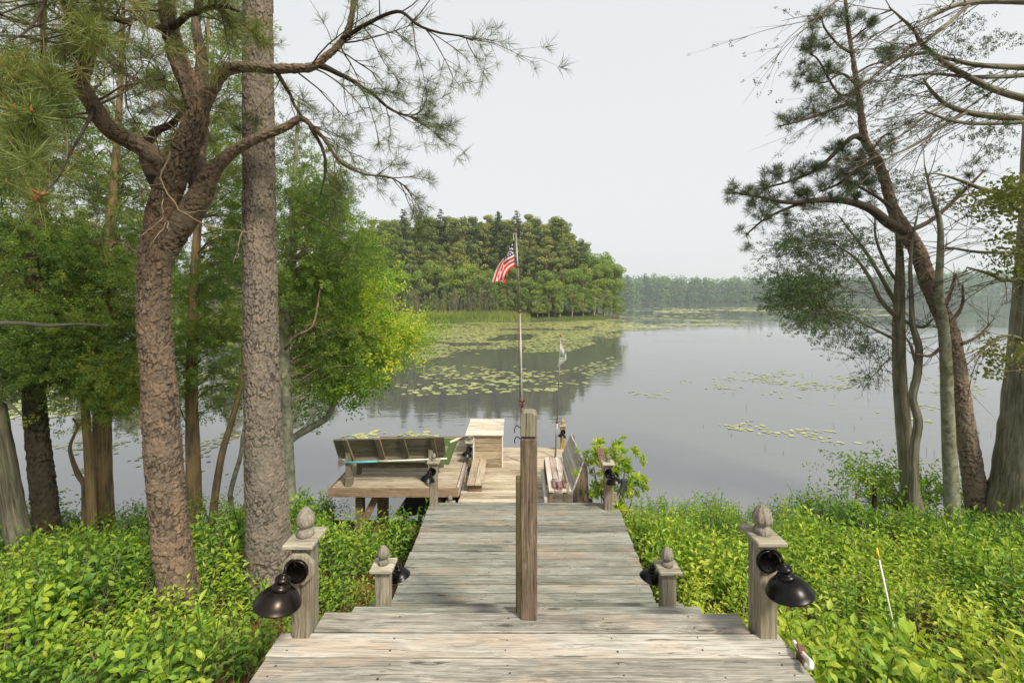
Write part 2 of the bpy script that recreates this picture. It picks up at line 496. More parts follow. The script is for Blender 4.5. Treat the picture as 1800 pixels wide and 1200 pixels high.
def wood(name, dark, mid, light, stain_or_sunpatch=None, stain_or_sunpatch_amt=.0, moss=0.0, grain=1.0, bump=.5, knots=True, rough=.85):
    """weathered timber: streaks along the grain, knots, drying checks, patchy stains or painted patches of sunlight"""
    t = NT(name)
    w = t.attr('wco').outputs['Vector']; rnd = t.attr('tint').outputs['Fac']
    warp = t.noise(t.mapping(w, (2.0, 7, 7)), 1.0, 3)
    wm = t.mix(1.0, (0, 0, 0), warp)
    cs = t.new("ShaderNodeVectorMath", operation='MULTIPLY'); t.link(wm, cs.inputs[0]); cs.inputs[1].default_value = (0, .06, .06)
    vo = t.new("ShaderNodeTexVoronoi", feature='F1'); vo.inputs['Scale'].default_value = 1.0; vo.inputs['Randomness'].default_value = 1
    t.link(t.mapping(w, (1.7, 7.5, 7.5)), vo.inputs['Vector'])
    kd = vo.outputs['Distance']
    wv = t.new("ShaderNodeVectorMath", operation='ADD'); t.link(w, wv.inputs[0]); t.link(cs.outputs[0], wv.inputs[1])
    v = wv.outputs[0]
    if knots:                                               # the grain bends round the knots
        bend = t.math('MULTIPLY', t.ramp(kd, [(.0, 1.0), (.30, 0.0)]), .020)
        wv2 = t.new("ShaderNodeVectorMath", operation='ADD'); t.link(v, wv2.inputs[0]); t.link(t.mix(1.0, (0, 0, 0), bend), wv2.inputs[1]); v = wv2.outputs[0]
    g0 = t.noise(t.mapping(v, (7, 330*grain, 330*grain), (1, 2, 3)), 1.0, 3, .6)
    g1 = t.noise(t.mapping(v, (3.2, 120*grain, 120*grain)), 1.0, 5, .65)
    g2 = t.noise(t.mapping(v, (1.6, 30*grain, 30*grain)), 1.0, 4, .65)
    big = t.noise(t.mapping(w, (2.2, 7, 7)), 1.0, 5, .65)
    f = t.math('ADD', t.math('MULTIPLY', g1, .45), t.math('MULTIPLY', g2, .30))
    f = t.math('ADD', f, t.math('MULTIPLY', g0, .25))
    f = t.math('ADD', f, t.math('MULTIPLY', t.math('SUBTRACT', rnd, .5), .16))
    f = t.math('ADD', f, t.math('MULTIPLY', t.math('SUBTRACT', big, .5), .34))
    col = t.ramp(f, [(.33, dark), (.48, mid), (.63, light)])
    if stain_or_sunpatch is not None:  # stains on most timbers, painted sun patches on the landing and walkway
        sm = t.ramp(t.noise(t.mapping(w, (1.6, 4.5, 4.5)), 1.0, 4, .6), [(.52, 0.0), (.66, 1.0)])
        col = t.mix(t.math('MULTIPLY', sm, stain_or_sunpatch_amt), col, t.mix(.5, col, stain_or_sunpatch, 'MULTIPLY') if False else stain_or_sunpatch)
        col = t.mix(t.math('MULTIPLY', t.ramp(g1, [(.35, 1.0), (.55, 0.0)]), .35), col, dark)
    if moss:
        mm = t.ramp(t.noise(t.mapping(w, (2.0, 4, 4), (9, 3, 1)), 1.0, 6, .7), [(.50, 0.0), (.66, 1.0)])
        col = t.mix(t.math('MULTIPLY', mm, moss), col, (.15, .165, .075))
    blot = t.ramp(t.noise(t.mapping(w, (4, 14, 14), (3, 7, 5)), 1.0, 6, .75), [(.58, 0.0), (.70, 1.0)])
    col = t.mix(t.math('MULTIPLY', blot, .42), col, tuple(c * .55 for c in dark))
    if knots:
        core = t.ramp(kd, [(.04, 1.0), (.10, 0.0)])
        ring = t.math('MULTIPLY', t.ramp(kd, [(.06, 1.0), (.30, 0.0)]), t.ramp(t.math('SINE', t.math('MULTIPLY', kd, 110.)), [(.30, 0.0), (.75, 1.0)]))
        pick = t.ramp(t.new_random(vo), [(.45, 0.0), (.50, 1.0)])
        col = t.mix(t.math('MULTIPLY', t.math('MULTIPLY', ring, .55), pick), col, tuple(c * .7 for c in dark))
        col = t.mix(t.math('MULTIPLY', t.math('MULTIPLY', core, .8), pick), col, tuple(c * .3 for c in dark))
    chk = t.ramp(t.noise(t.mapping(v, (1.4, 75*grain, 75*grain), (5, 5, 5)), 1.0, 2, .5), [(.31, 0.0), (.35, 1.0)])
    col = t.mix(t.math('MULTIPLY', t.math('SUBTRACT', 1.0, chk), .75), col, tuple(c * .35 for c in dark))
    h = t.math('ADD', f, t.math('MULTIPLY', chk, .5))
    b = t.bsdf(col, rough, normal=t.bump(h, bump, .006), spec=.25)
    return t.done(b.outputs[0])

def leafmat(name, stops, trans=.35, rough=.45, spec=.35, tcol=1.25, each=0.0):
    t = NT(name)
    a = t.attr('tint').outputs['Fac']
    n = t.noise(t.new("ShaderNodeTexCoord").outputs['Object'], 1.1, 2)
    f = t.math('ADD', a, t.math('MULTIPLY', t.math('SUBTRACT', n, .5), .35))
    if each:                                                # every tree has its own hue
        f = t.math('ADD', f, t.math('MULTIPLY', t.math('SUBTRACT', t.new('ShaderNodeObjectInfo').outputs['Random'], .45), each))
    col = t.ramp(f, stops)
    b = t.bsdf(col, rough, spec=spec)
    tr = t.new("ShaderNodeBsdfTranslucent")
    tc = t.mix(1.0, col, (tcol*1.05, tcol*1.1, tcol*.6), 'MULTIPLY'); t.link(tc, tr.inputs['Color'])
    mx = t.new("ShaderNodeMixShader"); mx.inputs[0].default_value = trans
    t.link(b.outputs[0], mx.inputs[1]); t.link(tr.outputs[0], mx.inputs[2])
    return t.done(mx.outputs[0])

def barkmat(name, crackc, dark, light, warm=None, warm_amt=.5, plates=False, vscale=(7, 45, 45), moss=0.0, bump=.9, lichen=0.0):
    t = NT(name)
    w = t.attr('wco').outputs['Vector']; rnd = t.attr('tint').outputs['Fac']
    n1 = t.noise(t.mapping(w, (30, 60, 60)), 1.0, 5, .65)
    n2 = t.noise(t.mapping(w, (1.6, 4, 4)), 1.0, 3, .6)
    if plates:
        f = t.math('ADD', t.math('MULTIPLY', n1, .6), t.math('MULTIPLY', rnd, .45))
        col = t.ramp(f, [(.25, dark), (.85, light)])
        if warm is not None:
            wf = t.ramp(t.math('ADD', t.math('MULTIPLY', rnd, .45), t.math('MULTIPLY', n2, .75)), [(.52, 0.0), (.78, 1.0)])
            col = t.mix(t.math('MULTIPLY', wf, warm_amt), col, warm)
        c = t.attr('crack').outputs['Fac']
        col = t.mix(t.ramp(c, [(.0, .85), (.75, 0.0)]), col, crackc)
        h = n1
    else:
        g = t.noise(t.mapping(w, vscale), 1.0, 5, .6, .6)
        f = t.math('ADD', t.math('MULTIPLY', g, .8), t.math('MULTIPLY', t.math('SUBTRACT', n2, .5), .45))
        col = t.ramp(f, [(.24, crackc), (.40, dark), (.62, light)])
        if warm is not None:
            col = t.mix(t.math('MULTIPLY', t.ramp(n2, [(.42, 0.0), (.62, 1.0)]), warm_amt), col, warm)
        h = t.math('ADD', g, t.math('MULTIPLY', n1, .25))
    if moss:
        col = t.mix(t.math('MULTIPLY', t.ramp(t.noise(t.mapping(w, (2.2, 3, 3), (4, 4, 4)), 1.0, 4, .65), [(.47, 0.0), (.65, 1.0)]), moss), col, (.10, .125, .03))
    if lichen:
        col = t.mix(t.math('MULTIPLY', t.ramp(t.noise(t.mapping(w, (14, 14, 14), (2, 8, 4)), 1.0, 4, .6), [(.54, 0.0), (.62, 1.0)]), lichen), col, (.34, .37, .30))
    b = t.bsdf(col, .92, normal=t.bump(h, bump, .012), spec=.15)
    return t.done(b.outputs[0])

def plain(name, col, rough=.5, metal=0.0, var=.0, nscale=30, spec=None):
    t = NT(name)
    if var:
        n = t.noise(t.new("ShaderNodeTexCoord").outputs['Object'], nscale, 4, .6)
        c = t.mix(n, tuple(x * (1 - var) for x in col), tuple(min(1, x * (1 + var)) for x in col))
        rr = t.math('ADD', t.math('MULTIPLY', n, .25), rough - .12)
        return t.done(t.bsdf(c, rr, metal, spec=spec).outputs[0])
    return t.done(t.bsdf(col, rough, metal, spec=spec).outputs[0])

M = {}
M['landing'] = wood('weathered_decking', (.135, .128, .108), (.33, .312, .27), (.54, .51, .445), (.50, .37, .265), .50, .12)  # the peach tint paints warm patches of sunlight into the boards
M['walk'] = wood('lichened_decking', (.085, .088, .075), (.205, .207, .178), (.365, .362, .315), (.42, .30, .205), .45, .20)  # peach tint is painted warm light here too; the green is lichen
M['dock'] = wood('honey_decking', (.18, .145, .10), (.42, .355, .26), (.62, .54, .42), (.54, .40, .28), .40, .08)
M['platform'] = wood('platform_boards', (.16, .13, .095), (.38, .31, .235), (.58, .49, .39), (.45, .40, .24), .50, .18)
M['fascia'] = wood('fascia_boards', (.085, .055, .035), (.20, .135, .085), (.34, .245, .165), (.22, .19, .09), .45, .2)
M['post'] = wood('green_grey_posts', (.10, .088, .062), (.23, .205, .15), (.38, .345, .265), (.28, .19, .13), .35, .22, knots=False)
M['rail'] = wood('brown_post', (.055, .040, .028), (.165, .118, .085), (.31, .24, .185), (.16, .14, .06), .45, .22, grain=1.25, bump=.9)
M['railb'] = wood('mossy_dark_post', (.05, .04, .016), (.12, .10, .04), (.20, .17, .08), None, 0, .35)
M['cap'] = wood('weathered_caps', (.17, .15, .11), (.36, .33, .25), (.56, .53, .44), None, 0, .15, knots=False)
M['acorn'] = wood('grey_finials', (.07, .06, .045), (.18, .16, .125), (.34, .31, .26), None, 0, .10, grain=1.6, knots=False)
M['yellowpost'] = wood('fresh_posts', (.24, .16, .05), (.46, .33, .13), (.62, .48, .25), None, 0, .1, knots=False)
M['bench'] = wood('mossy_bench', (.06, .052, .032), (.155, .135, .09), (.28, .25, .18), (.34, .25, .18), .4, .25)
M['benchgrey'] = wood('silver_bench', (.20, .19, .16), (.42, .41, .36), (.62, .60, .54), (.55, .44, .36), .4, .05, knots=False)
M['seat'] = wood('pinkish_seat', (.24, .19, .16), (.50, .42, .36), (.70, .62, .55), (.50, .36, .30), .3, .02, knots=False)
M['box'] = wood('box_boards', (.15, .11, .065), (.34, .27, .175), (.52, .43, .31), (.38, .30, .16), .3, .15)
M['lid'] = wood('box_lid', (.34, .28, .21), (.66, .59, .49), (.82, .76, .67), (.6, .5, .4), .3, .0)
M['redwood'] = wood('red_brown_wood', (.10, .05, .045), (.22, .12, .11), (.34, .22, .20), None, 0, 0)
M['black'] = plain('black_lamp_metal', (.018, .017, .017), .30, 0.85, .5, 18)
M['bronze'] = plain('bronze_lamp_metal', (.030, .023, .019), .30, .9, .5, 14)
M['blackplate'] = plain('black_plate', (.008, .008, .008), .32)
M['galv'] = plain('grey_pole_metal', (.30, .285, .26), .42, .6, .4, 12)
M['rust'] = plain('rusty_fittings', (.19, .085, .055), .7, .3, .6, 60)
M['whitep'] = plain('white_plastic', (.72, .71, .68), .4, 0, .1, 20)
M['cream'] = plain('cream_plastic', (.66, .60, .47), .45, 0, .15, 10)
M['blue'] = plain('turquoise_grip', (.10, .42, .50), .5, 0, .1, 20)
M['bristle'] = plain('grey_bristles', (.35, .30, .26), .8, 0, .3, 60)
M['darkgrey'] = plain('dark_grey_plastic', (.035, .036, .04), .5, 0, .2, 8)
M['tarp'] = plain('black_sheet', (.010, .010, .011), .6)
M['turf'] = plain('artificial_turf', (.055, .10, .018), .9, 0, .5, 160)
M['nail'] = plain('nail_rust', (.035, .022, .016), .8)
M['yellow'] = plain('yellow_tip', (.75, .50, .04), .6)
M['cloth'] = None

# flag cloth: the colours are stored per face
t = NT('flag_cloth')
fc = t.attr('fcol').outputs['Color']
b = t.bsdf(fc, .75, spec=.2)
tr = t.new("ShaderNodeBsdfTranslucent"); t.link(fc, tr.inputs['Color'])
mx = t.new("ShaderNodeMixShader"); mx.inputs[0].default_value = .35
t.link(b.outputs[0], mx.inputs[1]); t.link(tr.outputs[0], mx.inputs[2])
M['cloth'] = t.done(mx.outputs[0])

# leaves and needles
M['shrub'] = leafmat('huckleberry_leaves', [(.0, (.035, .095, .022)), (.30, (.085, .195, .034)), (.58, (.19, .335, .036)), (.82, (.34, .46, .042)), (1., (.48, .53, .065))], .40)
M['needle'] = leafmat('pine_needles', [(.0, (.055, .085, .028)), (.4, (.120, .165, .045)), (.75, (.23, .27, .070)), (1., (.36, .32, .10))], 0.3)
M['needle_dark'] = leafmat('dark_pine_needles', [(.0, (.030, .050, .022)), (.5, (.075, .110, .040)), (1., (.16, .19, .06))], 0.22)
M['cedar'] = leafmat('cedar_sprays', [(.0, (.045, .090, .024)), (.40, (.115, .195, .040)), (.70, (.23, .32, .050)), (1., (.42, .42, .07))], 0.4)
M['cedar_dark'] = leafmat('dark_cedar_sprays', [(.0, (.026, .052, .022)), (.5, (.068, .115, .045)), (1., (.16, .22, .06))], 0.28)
M['lime'] = leafmat('lime_leaves', [(.0, (.070, .165, .022)), (.4, (.18, .32, .030)), (.75, (.38, .48, .036)), (1., (.56, .55, .06))], 0.42)
M['oak'] = leafmat('oak_leaves', [(.0, (.055, .080, .020)), (.5, (.130, .160, .035)), (1., (.24, .24, .07))], .35)
M['far_pine'] = leafmat('far_pine_needles', [(.0, (.055, .085, .028)), (.45, (.155, .20, .050)), (.8, (.30, .325, .075)), (1., (.42, .39, .10))], .25, each=.38)
M['far_spruce'] = leafmat('far_spruce_needles', [(.0, (.040, .068, .034)), (.5, (.085, .130, .052)), (1., (.16, .20, .07))], 0.2)
M['far_leaf'] = leafmat('far_broad_leaves', [(.0, (.085, .15, .030)), (.5, (.21, .30, .048)), (1., (.40, .44, .065))], .30, each=.35)
M['far_wood'] = leafmat('distant_forest_leaves', [(.0, (.035, .085, .028)), (.5, (.095, .20, .055)), (1., (.21, .30, .08))], .2)
M['far_dead'] = leafmat('far_dead_twigs', [(.0, (.07, .06, .042)), (.5, (.13, .11, .08)), (1., (.22, .19, .15))], .0)
M['pad'] = leafmat('lily_pads', [(.0, (.13, .14, .035)), (.45, (.29, .315, .095)), (.8, (.43, .45, .17)), (1., (.52, .42, .10))], .0, .35, .5)
M['marsh'] = leafmat('marsh_grass', [(.0, (.10, .15, .03)), (.5, (.20, .26, .05)), (1., (.34, .36, .09))], .3)
M['bud'] = plain('orange_buds', (.24, .09, .03), .7)

# barks
M['bark_limb'] = barkmat('shaded_limb_bark', (.030, .023, .016), (.10, .08, .058), (.25, .20, .145), (.26, .16, .085), .35, plates=True)
M['bark_a'] = barkmat('pitch_pine_bark', (.045, .035, .026), (.088, .068, .049), (.225, .182, .136), (.31, .19, .105), .45, plates=True)
M['bark_b'] = barkmat('old_pine_bark', (.050, .042, .034), (.11, .096, .077), (.245, .218, .178), (.31, .22, .14), .30, plates=True)
M['bark_k'] = barkmat('grey_pine_bark', (.060, .048, .036), (.14, .11, .082), (.30, .245, .19), (.30, .20, .13), .4, plates=True)
M['bark_dark'] = barkmat('dark_bark', (.020, .016, .010), (.055, .045, .028), (.14, .115, .075), None, 0, plates=True)
M['bark_cedar'] = barkmat('stringy_cedar_bark', (.07, .05, .03), (.19, .14, .085), (.36, .28, .18), (.42, .27, .10), .45, vscale=(3.0, 55, 55), moss=.25)
M['bark_grey'] = barkmat('grey_ridged_bark', (.06, .055, .038), (.17, .155, .11), (.32, .30, .225), None, 0, vscale=(2.6, 42, 42), moss=.35)
M['bark_pale'] = barkmat('pale_smooth_bark', (.10, .10, .065), (.21, .21, .145), (.34, .34, .25), None, 0, vscale=(10, 14, 14), moss=.25, bump=.35, lichen=.4)
M['twig'] = barkmat('twig_bark', (.05, .038, .026), (.12, .09, .06), (.24, .18, .12), None, 0, vscale=(12, 60, 60), bump=.4)
M['twig_pale'] = barkmat('dry_twig_bark', (.12, .09, .06), (.26, .20, .13), (.44, .35, .24), None, 0, vscale=(12, 60, 60), bump=.4)

# ground: pine straw, dark soil by the water, mud under it
t = NT('forest_floor')
co = t.new("ShaderNodeTexCoord").outputs['Object']
n1 = t.noise(co, 26, 6, .7); n2 = t.noise(co, 1.6, 4)
c = t.ramp(n1, [(.3, (.035, .020, .012)), (.5, (.13, .062, .028)), (.7, (.27, .13, .06))])
c = t.mix(t.ramp(n2, [(.40, 0.0), (.62, 1.0)]), c, t.ramp(n1, [(.3, (.025, .022, .012)), (.7, (.10, .085, .04))]))
sx = t.new('ShaderNodeSeparateXYZ'); t.link(co, sx.inputs[0])      # beyond the lake the floor is low green growth
c = t.mix(t.ramp(t.math('MULTIPLY', sx.outputs['Y'], .02), [(.6, 0.0), (.8, 1.0)]), c, t.ramp(t.noise(co, 1.5, 5, .7), [(.3, (.03, .045, .014)), (.7, (.11, .14, .035))]))
M['ground'] = t.done(t.bsdf(c, .95, normal=t.bump(n1, .8, .02), spec=.1).outputs[0])
M['straw'] = leafmat('fallen_needles', [(.0, (.10, .045, .018)), (.5, (.24, .11, .045)), (1., (.42, .24, .11))], .0, .8, .1)

# lake water: dark, glossy, with gentle ripples
t = NT('lake_water')
co = t.new("ShaderNodeTexCoord").outputs['Object']
r1 = t.noise(t.mapping(co, (.55, 1.9, 1)), 1.0, 3, .5)
r2 = t.noise(t.mapping(co, (2.2, 7.0, 1), (7, 1, 0)), 1.0, 2, .5)
patch = t.ramp(t.noise(t.mapping(co, (.05, .10, 1), (3, 2, 0)), 1.0, 3, .5), [(.40, .12), (.66, 1.0)])
h = t.math('MULTIPLY', t.math('ADD', t.math('MULTIPLY', r1, .7), t.math('MULTIPLY', r2, .3)), patch)
M['water'] = t.done(t.bsdf((.092, .095, .092), .028, normal=t.bump(h, .055, .25), ior=3.3, spec=.5).outputs[0])

# ---------------------------------------------------------------- the setting: terrain, lake
def vnoise(x, y, s, seed):
    r = np.random.default_rng(seed); tab = r.uniform(-1, 1, (64, 64))
    u, v = x / s, y / s
    i, j = np.floor(u).astype(int), np.floor(v).astype(int); a, b_ = u - i, v - j
    a, b_ = a*a*(3-2*a), b_*b_*(3-2*b_)
    g = lambda p, q: tab[p % 64, q % 64]
    return (g(i,j)*(1-a)+g(i+1,j)*a)*(1-b_) + (g(i,j+1)*(1-a)+g(i+1,j+1)*a)*b_

def shore_far_side(x):
    """front edge of the wooded point across the water"""
    return np.interp(x, [-170, -90, -60, -35, -20, -2, 4, 10, 15, 17.5, 18.5], [60, 62, 60, 59, 60, 68, 73, 72, 73, 78, 95])

def bank(x, y):
    base = np.interp(y, [-12, -2, 1.0, 2.0, 3.0, 4.0, 5.0, 6.0, 6.9, 7.8, 9, 14], [2.6, 1.75, 1.45, 1.28, 1.02, .80, .60, .33, .06, -.45, -.9, -1.6])
    lat = np.clip(np.abs(x) - 2.2, 0, 8)
    mid = np.exp(-((x - .1) / 1.6) ** 2) * np.interp(y, [1, 2.5, 4, 6], [-.25, -.25, -.25, 0])
    return base - .055 * lat + mid + .05 * vnoise(x, y, .9, 5) + .02 * vnoise(x, y, .27, 6)

def terrain(x, y):
    x, y = np.asarray(x, float), np.asarray(y, float)
    z = np.where(y < 14, bank(x, np.minimum(y, 14)), -1.6)
    e = y - shore_far_side(x)
    isl = np.where((x < 18.5) & (y > 20), np.clip(e * .16, -1.6, .9) , -1.6)
    isl = np.where((x > 15) , np.minimum(isl, (18.5 - x) * .25), isl)
    far = np.clip((y - (405 + 14*np.sin(x * .012) + 7*np.sin(x*.045+1))) * .06, -1.6, 6)
    return np.maximum(np.maximum(z, isl), far)

def axis_grid(parts):
    return np.unique(np.concatenate([np.arange(a, b, s) for a, b, s in parts]))
gx = axis_grid([(-1400, -200, 60), (-200, -40, 5), (-40, -12, 1.5), (-12, 12, .16), (12, 40, 1.0), (40, 200, 8), (200, 1401, 60)])
gy = axis_grid([(-40, -12, 4), (-12, -2, .8), (-2, 9, .16), (9, 16, .7), (16, 50, 6), (50, 110, 1.5), (110, 380, 18), (380, 480, 4), (480, 1500, 60)])
XX, YY = np.meshgrid(gx, gy, indexing='ij')
mb = MB()
i = np.arange(len(gx) - 1)[:, None] * len(gy) + np.arange(len(gy) - 1)[None]
mb.add(np.stack([XX, YY, terrain(XX, YY)], -1).reshape(-1, 3), np.stack([i, i + len(gy), i + len(gy) + 1, i + 1], -1).reshape(-1, 4))
tag(mb.build('ground', M['ground'], smooth=True), kind='structure')

mb = MB()
mb.add([[-1400, 4, 0], [1400, 4, 0], [1400, 1480, 0], [-1400, 1480, 0]], [[0, 1, 2, 3]])
tag(mb.build('lake_water', M['water']), kind='structure')

# ---------------------------------------------------------------- timber decks
Z_LAND, Z_WALK, Z_DOCK, Z_PLAT = HC - 1.76, HC - 2.33, HC - 2.65, HC - 2.47

def decking(mb, nails, x0, x1, y0, y1, z, pitch, gap=.012, th=.035, jit=.008, rows=None, dz=.0015):
    y = y0
    fx0 = x0 if callable(x0) else (lambda y: x0); fx1 = x1 if callable(x1) else (lambda y: x1)
    while y < y1 - .02:
        w = min(pitch * RNG.uniform(.96, 1.04), y1 - y)
        a, b_ = fx0(y + w/2) + RNG.uniform(-jit, jit), fx1(y + w/2) + RNG.uniform(-jit, jit)
        zz = z + RNG.uniform(-dz, dz)
        board(mb, ((a + b_)/2, y + w/2, zz - th/2), (b_ - a, w - gap, th), 0, rotz(RNG.normal(0, .0012)) @ roty(RNG.normal(0, .0008)))
        if nails is not None and rows is not None:
            for rx in rows:
                for q in (.25, .75):
                    if RNG.random() < .85 and a + .02 < rx < b_ - .02:
                        th_ = np.arange(7) * 2*np.pi/7; r = RNG.uniform(.0035, .006)
                        c = (rx + RNG.normal(0, .012), y + w*q + RNG.normal(0, .008), zz + .0012)
                        nails.add(np.stack([c[0] + r*np.cos(th_), c[1] + r*np.sin(th_), np.full(7, c[2])], -1), [np.arange(7)[None]])
        y += w

# upper landing
t_ = thing('upper_landing', (0.1, 1.6, Z_LAND), 'pale weathered plank landing with two tall lamp posts, nearest deck', 'deck')
O = t_.location
mb, nl = MB(), MB()
ys = [2.56, 2.404, 2.236, 2.083]
y_edges = ys + list(np.arange(2.083 - .158, -1.2, -.158))
for k in range(len(y_edges) - 1):
    y1, y0 = y_edges[k], y_edges[k + 1]
    a, b_ = -1.215 + RNG.uniform(-.008, .008), 1.395 + RNG.uniform(-.008, .008)
    if k == 0:                                           # the front board ends between the two posts
        a, b_ = -1.055, 1.262
    zz = Z_LAND + RNG.uniform(-.0015, .0015)
    board(mb, ((a + b_)/2, (y0 + y1)/2, zz - .019), (b_ - a, y1 - y0 - .011, .038), 0, rotz(-.004 + RNG.normal(0, .0015)))
    for rx in (-1.13, -.62, -.03, .52, .98, 1.31):
        for q in (.24, .72):
            if a + .03 < rx < b_ - .03 and RNG.random() < .9:
                th_ = np.arange(8) * 2*np.pi/8; r = RNG.uniform(.004, .0065)
                c = (rx + RNG.normal(0, .015), y0 + (y1-y0)*q + RNG.normal(0, .008), zz + .0013 - (rx - .17)*.004*0)
                nl.add(np.stack([c[0] + r*np.cos(th_), c[1] + r*np.sin(th_), np.full(8, c[2])], -1), [np.arange(8)[None]])
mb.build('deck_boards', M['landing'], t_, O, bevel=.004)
nl.build('nail_heads', M['nail'], t_, O)
mb = MB()
board(mb, (.09, 2.50, Z_LAND - .11), (2.28, .04, .135), 0)
for x in (-1.16, -.5, .17, .8, 1.34):
    board(mb, (x, .65, Z_LAND - .125), (.04, 3.6, .165), 1)
mb.build('joists', M['fascia'], t_, O)
for x in (-1.10, 1.30):
    for y in (-.8, 1.2):
        mb = MB(); board(mb, (x + .06*np.sign(-x), y, .6), (.09, .09, 1.8), 2); mb.build('support_post', M['post'], t_, O)

# short steps down to the walkway
t_ = thing('wooden_steps', (.1, 2.9, Z_WALK), 'short grey plank steps between the landing and the lower walkway', 'steps')
O = t_.location
mb, nl = MB(), MB()
decking(mb, nl, -1.0, 1.19, 2.60, 2.90, HC - 1.95, .15, rows=(-.9, .1, 1.1))
decking(mb, nl, -1.0, 1.20, 2.93, 3.21, HC - 2.14, .14, rows=(-.9, .1, 1.1))
mb.build('treads', M['walk'], t_, O, bevel=.004)
mb = MB()
for x in (-.93, .1, 1.12):
    quad = [(2.60, Z_WALK - .35), (3.2, Z_WALK - .35), (3.2, HC - 2.14 - .037), (2.93, HC - 2.14 - .037), (2.93, HC - 2.14 - .035), (2.9, HC - 1.95 - .037), (2.6, HC - 1.95 - .037)]
    V = [(x - .02, y, z) for y, z in quad] + [(x + .02, y, z) for y, z in quad]; n = len(quad)
    mb.add(V, [np.arange(n)[None], np.arange(n, 2*n)[::-1][None], np.array([[i, i + n, (i+1) % n + n, (i+1) % n] for i in range(n)])], .5, np.array(V)[:, [1, 2, 0]])
mb.build('stringers', M['fascia'], t_, O)

# long middle walkway
t_ = thing('boardwalk', (.1, 4.4, Z_WALK), 'long grey green plank walkway below the steps, lichen stained', 'walkway')
O = t_.location
mb, nl = MB(), MB()
decking(mb, nl, lambda y: -.935, lambda y: np.interp(y, [3.2, 5.3], [1.09, 1.20]), 3.25, 5.22, Z_WALK, .118, gap=.017, jit=.007, rows=(-.86, -.2, .5, 1.02))
mb.build('deck_boards', M['walk'], t_, O, bevel=.003)
nl.build('nail_heads', M['nail'], t_, O)
mb = MB()
for x in (-.90, .1, 1.06):
    board(mb, (x, 4.22, Z_WALK - .11), (.04, 1.94, .14), 1)
mb.build('joists', M['fascia'], t_, O)
for x in (-.85, 1.0):
    for y in (3.6, 4.9):
        mb = MB(); board(mb, (x, y, Z_WALK - .7), (.09, .09, 1.05), 2); mb.build('support_post', M['post'], t_, O)

# the dock over the water
t_ = thing('dock', (.1, 6.6, Z_DOCK), 'honey coloured plank dock over the water, at the far end of the walkway', 'dock')
O = t_.location
mb, nl = MB(), MB()
decking(mb, nl, -.70, .98, 5.27, 8.13, Z_DOCK, .096, gap=.010, jit=.006, rows=(-.6, .1, .9))
mb.build('deck_boards', M['dock'], t_, O, bevel=.003)
nl.build('nail_heads', M['nail'], t_, O)
mb = MB()
for x in (-.66, .1, .94):
    board(mb, (x, 6.7, Z_DOCK - .11), (.04, 2.8, .14), 1)
board(mb, (.14, 8.12, Z_DOCK - .11), (1.6, .035, .14), 0)
mb.build('joists', M['fascia'], t_, O)
for x in (-.58, .86):
    for y in (5.5, 6.8, 7.98):
        mb = MB(); board(mb, (x, y, -.35), (.11, .11, 2.0), 2); mb.build('support_post', M['post'], t_, O)
# lowest step behind the walkway's end
mb = MB(); board(mb, (.13, 5.33, Z_DOCK + .15), (1.55, .12, .035), 0); board(mb, (.13, 5.30, Z_DOCK + .065), (1.5, .03, .125), 0)
mb.build('step', M['dock'], t_, O, bevel=.003)

# raised side platform with a turf mat
PX0, PX1, PY0, PY1 = -2.36, -.70, 5.97, 8.12
t_ = thing('raised_platform', (-1.5, 6.9, Z_PLAT), 'raised plank platform beside the dock, holding the bench and green mat', 'platform')
O = t_.location
mb = MB()
decking(mb, None, PX0, PX1 - .035, PY0, PY1, Z_PLAT, .14, gap=.010, jit=.003)
mb.build('deck_boards', M['platform'], t_, O, bevel=.003)
mb = MB()
board(mb, ((PX0 + PX1)/2 - .02, PY0 - .018, Z_PLAT - .062), (PX1 - PX0 + .04, .032, .115), 0)
board(mb, (PX0 - .018, (PY0 + PY1)/2, Z_PLAT - .062), (.032, PY1 - PY0, .115), 1)
board(mb, ((PX0 + PX1)/2, PY1 + .018, Z_PLAT - .055), (PX1 - PX0, .032, .125), 0)
mb.build('fascia', M['fascia'], t_, O, bevel=.003)
mb = MB()
board(mb, (PX1 - .012, (PY0 + PY1)/2, Z_PLAT - .062), (.03, PY1 - PY0 - .02, .128), 1)
mb.build('edge_board', M['seat'], t_, O, bevel=.003)
for x, y in ((-2.05, 6.15), (-1.86, 6.5), (-1.0, 6.15), (-2.2, 7.9), (-1.0, 7.9)):
    mb = MB(); board(mb, (x, y, Z_PLAT - .13 - .75), (.10, .10, 1.5), 2); mb.build('support_post', M['fascia'], t_, O)
mb = MB(); bar(mb, (-2.04, 6.10, Z_PLAT - .62), (-1.80, 6.10, Z_PLAT - .14), .04, .09)
mb.build('brace', M['fascia'], t_, O)

mb = MB(); board(mb, (-1.62, 7.42, Z_PLAT + .007), (1.36, 1.26, .010), 0)
tag(mb.build('turf_mat', M['turf'], origin=(-1.62, 7.42, Z_PLAT)), 'bright green artificial turf mat lying on the raised platform behind the bench', 'mat')
mb = MB()
bar(mb, (-.86, 5.93, .25), (-1.75, 5.93, .25), .04, .5); 
V = [P(690, 893, 6.35), P(718, 877, 6.35), P(800, 877, 6.35), P(800, 893, 6.35)]
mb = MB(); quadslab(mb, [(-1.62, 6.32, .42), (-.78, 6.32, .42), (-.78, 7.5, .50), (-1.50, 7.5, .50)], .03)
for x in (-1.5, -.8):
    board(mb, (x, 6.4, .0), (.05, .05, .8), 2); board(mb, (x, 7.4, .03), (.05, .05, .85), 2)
tag(mb.build('covered_shelf', M['tarp'], origin=(-1.2, 6.9, .4)), 'black covered shelf in the shade under the raised platform', 'shelf')

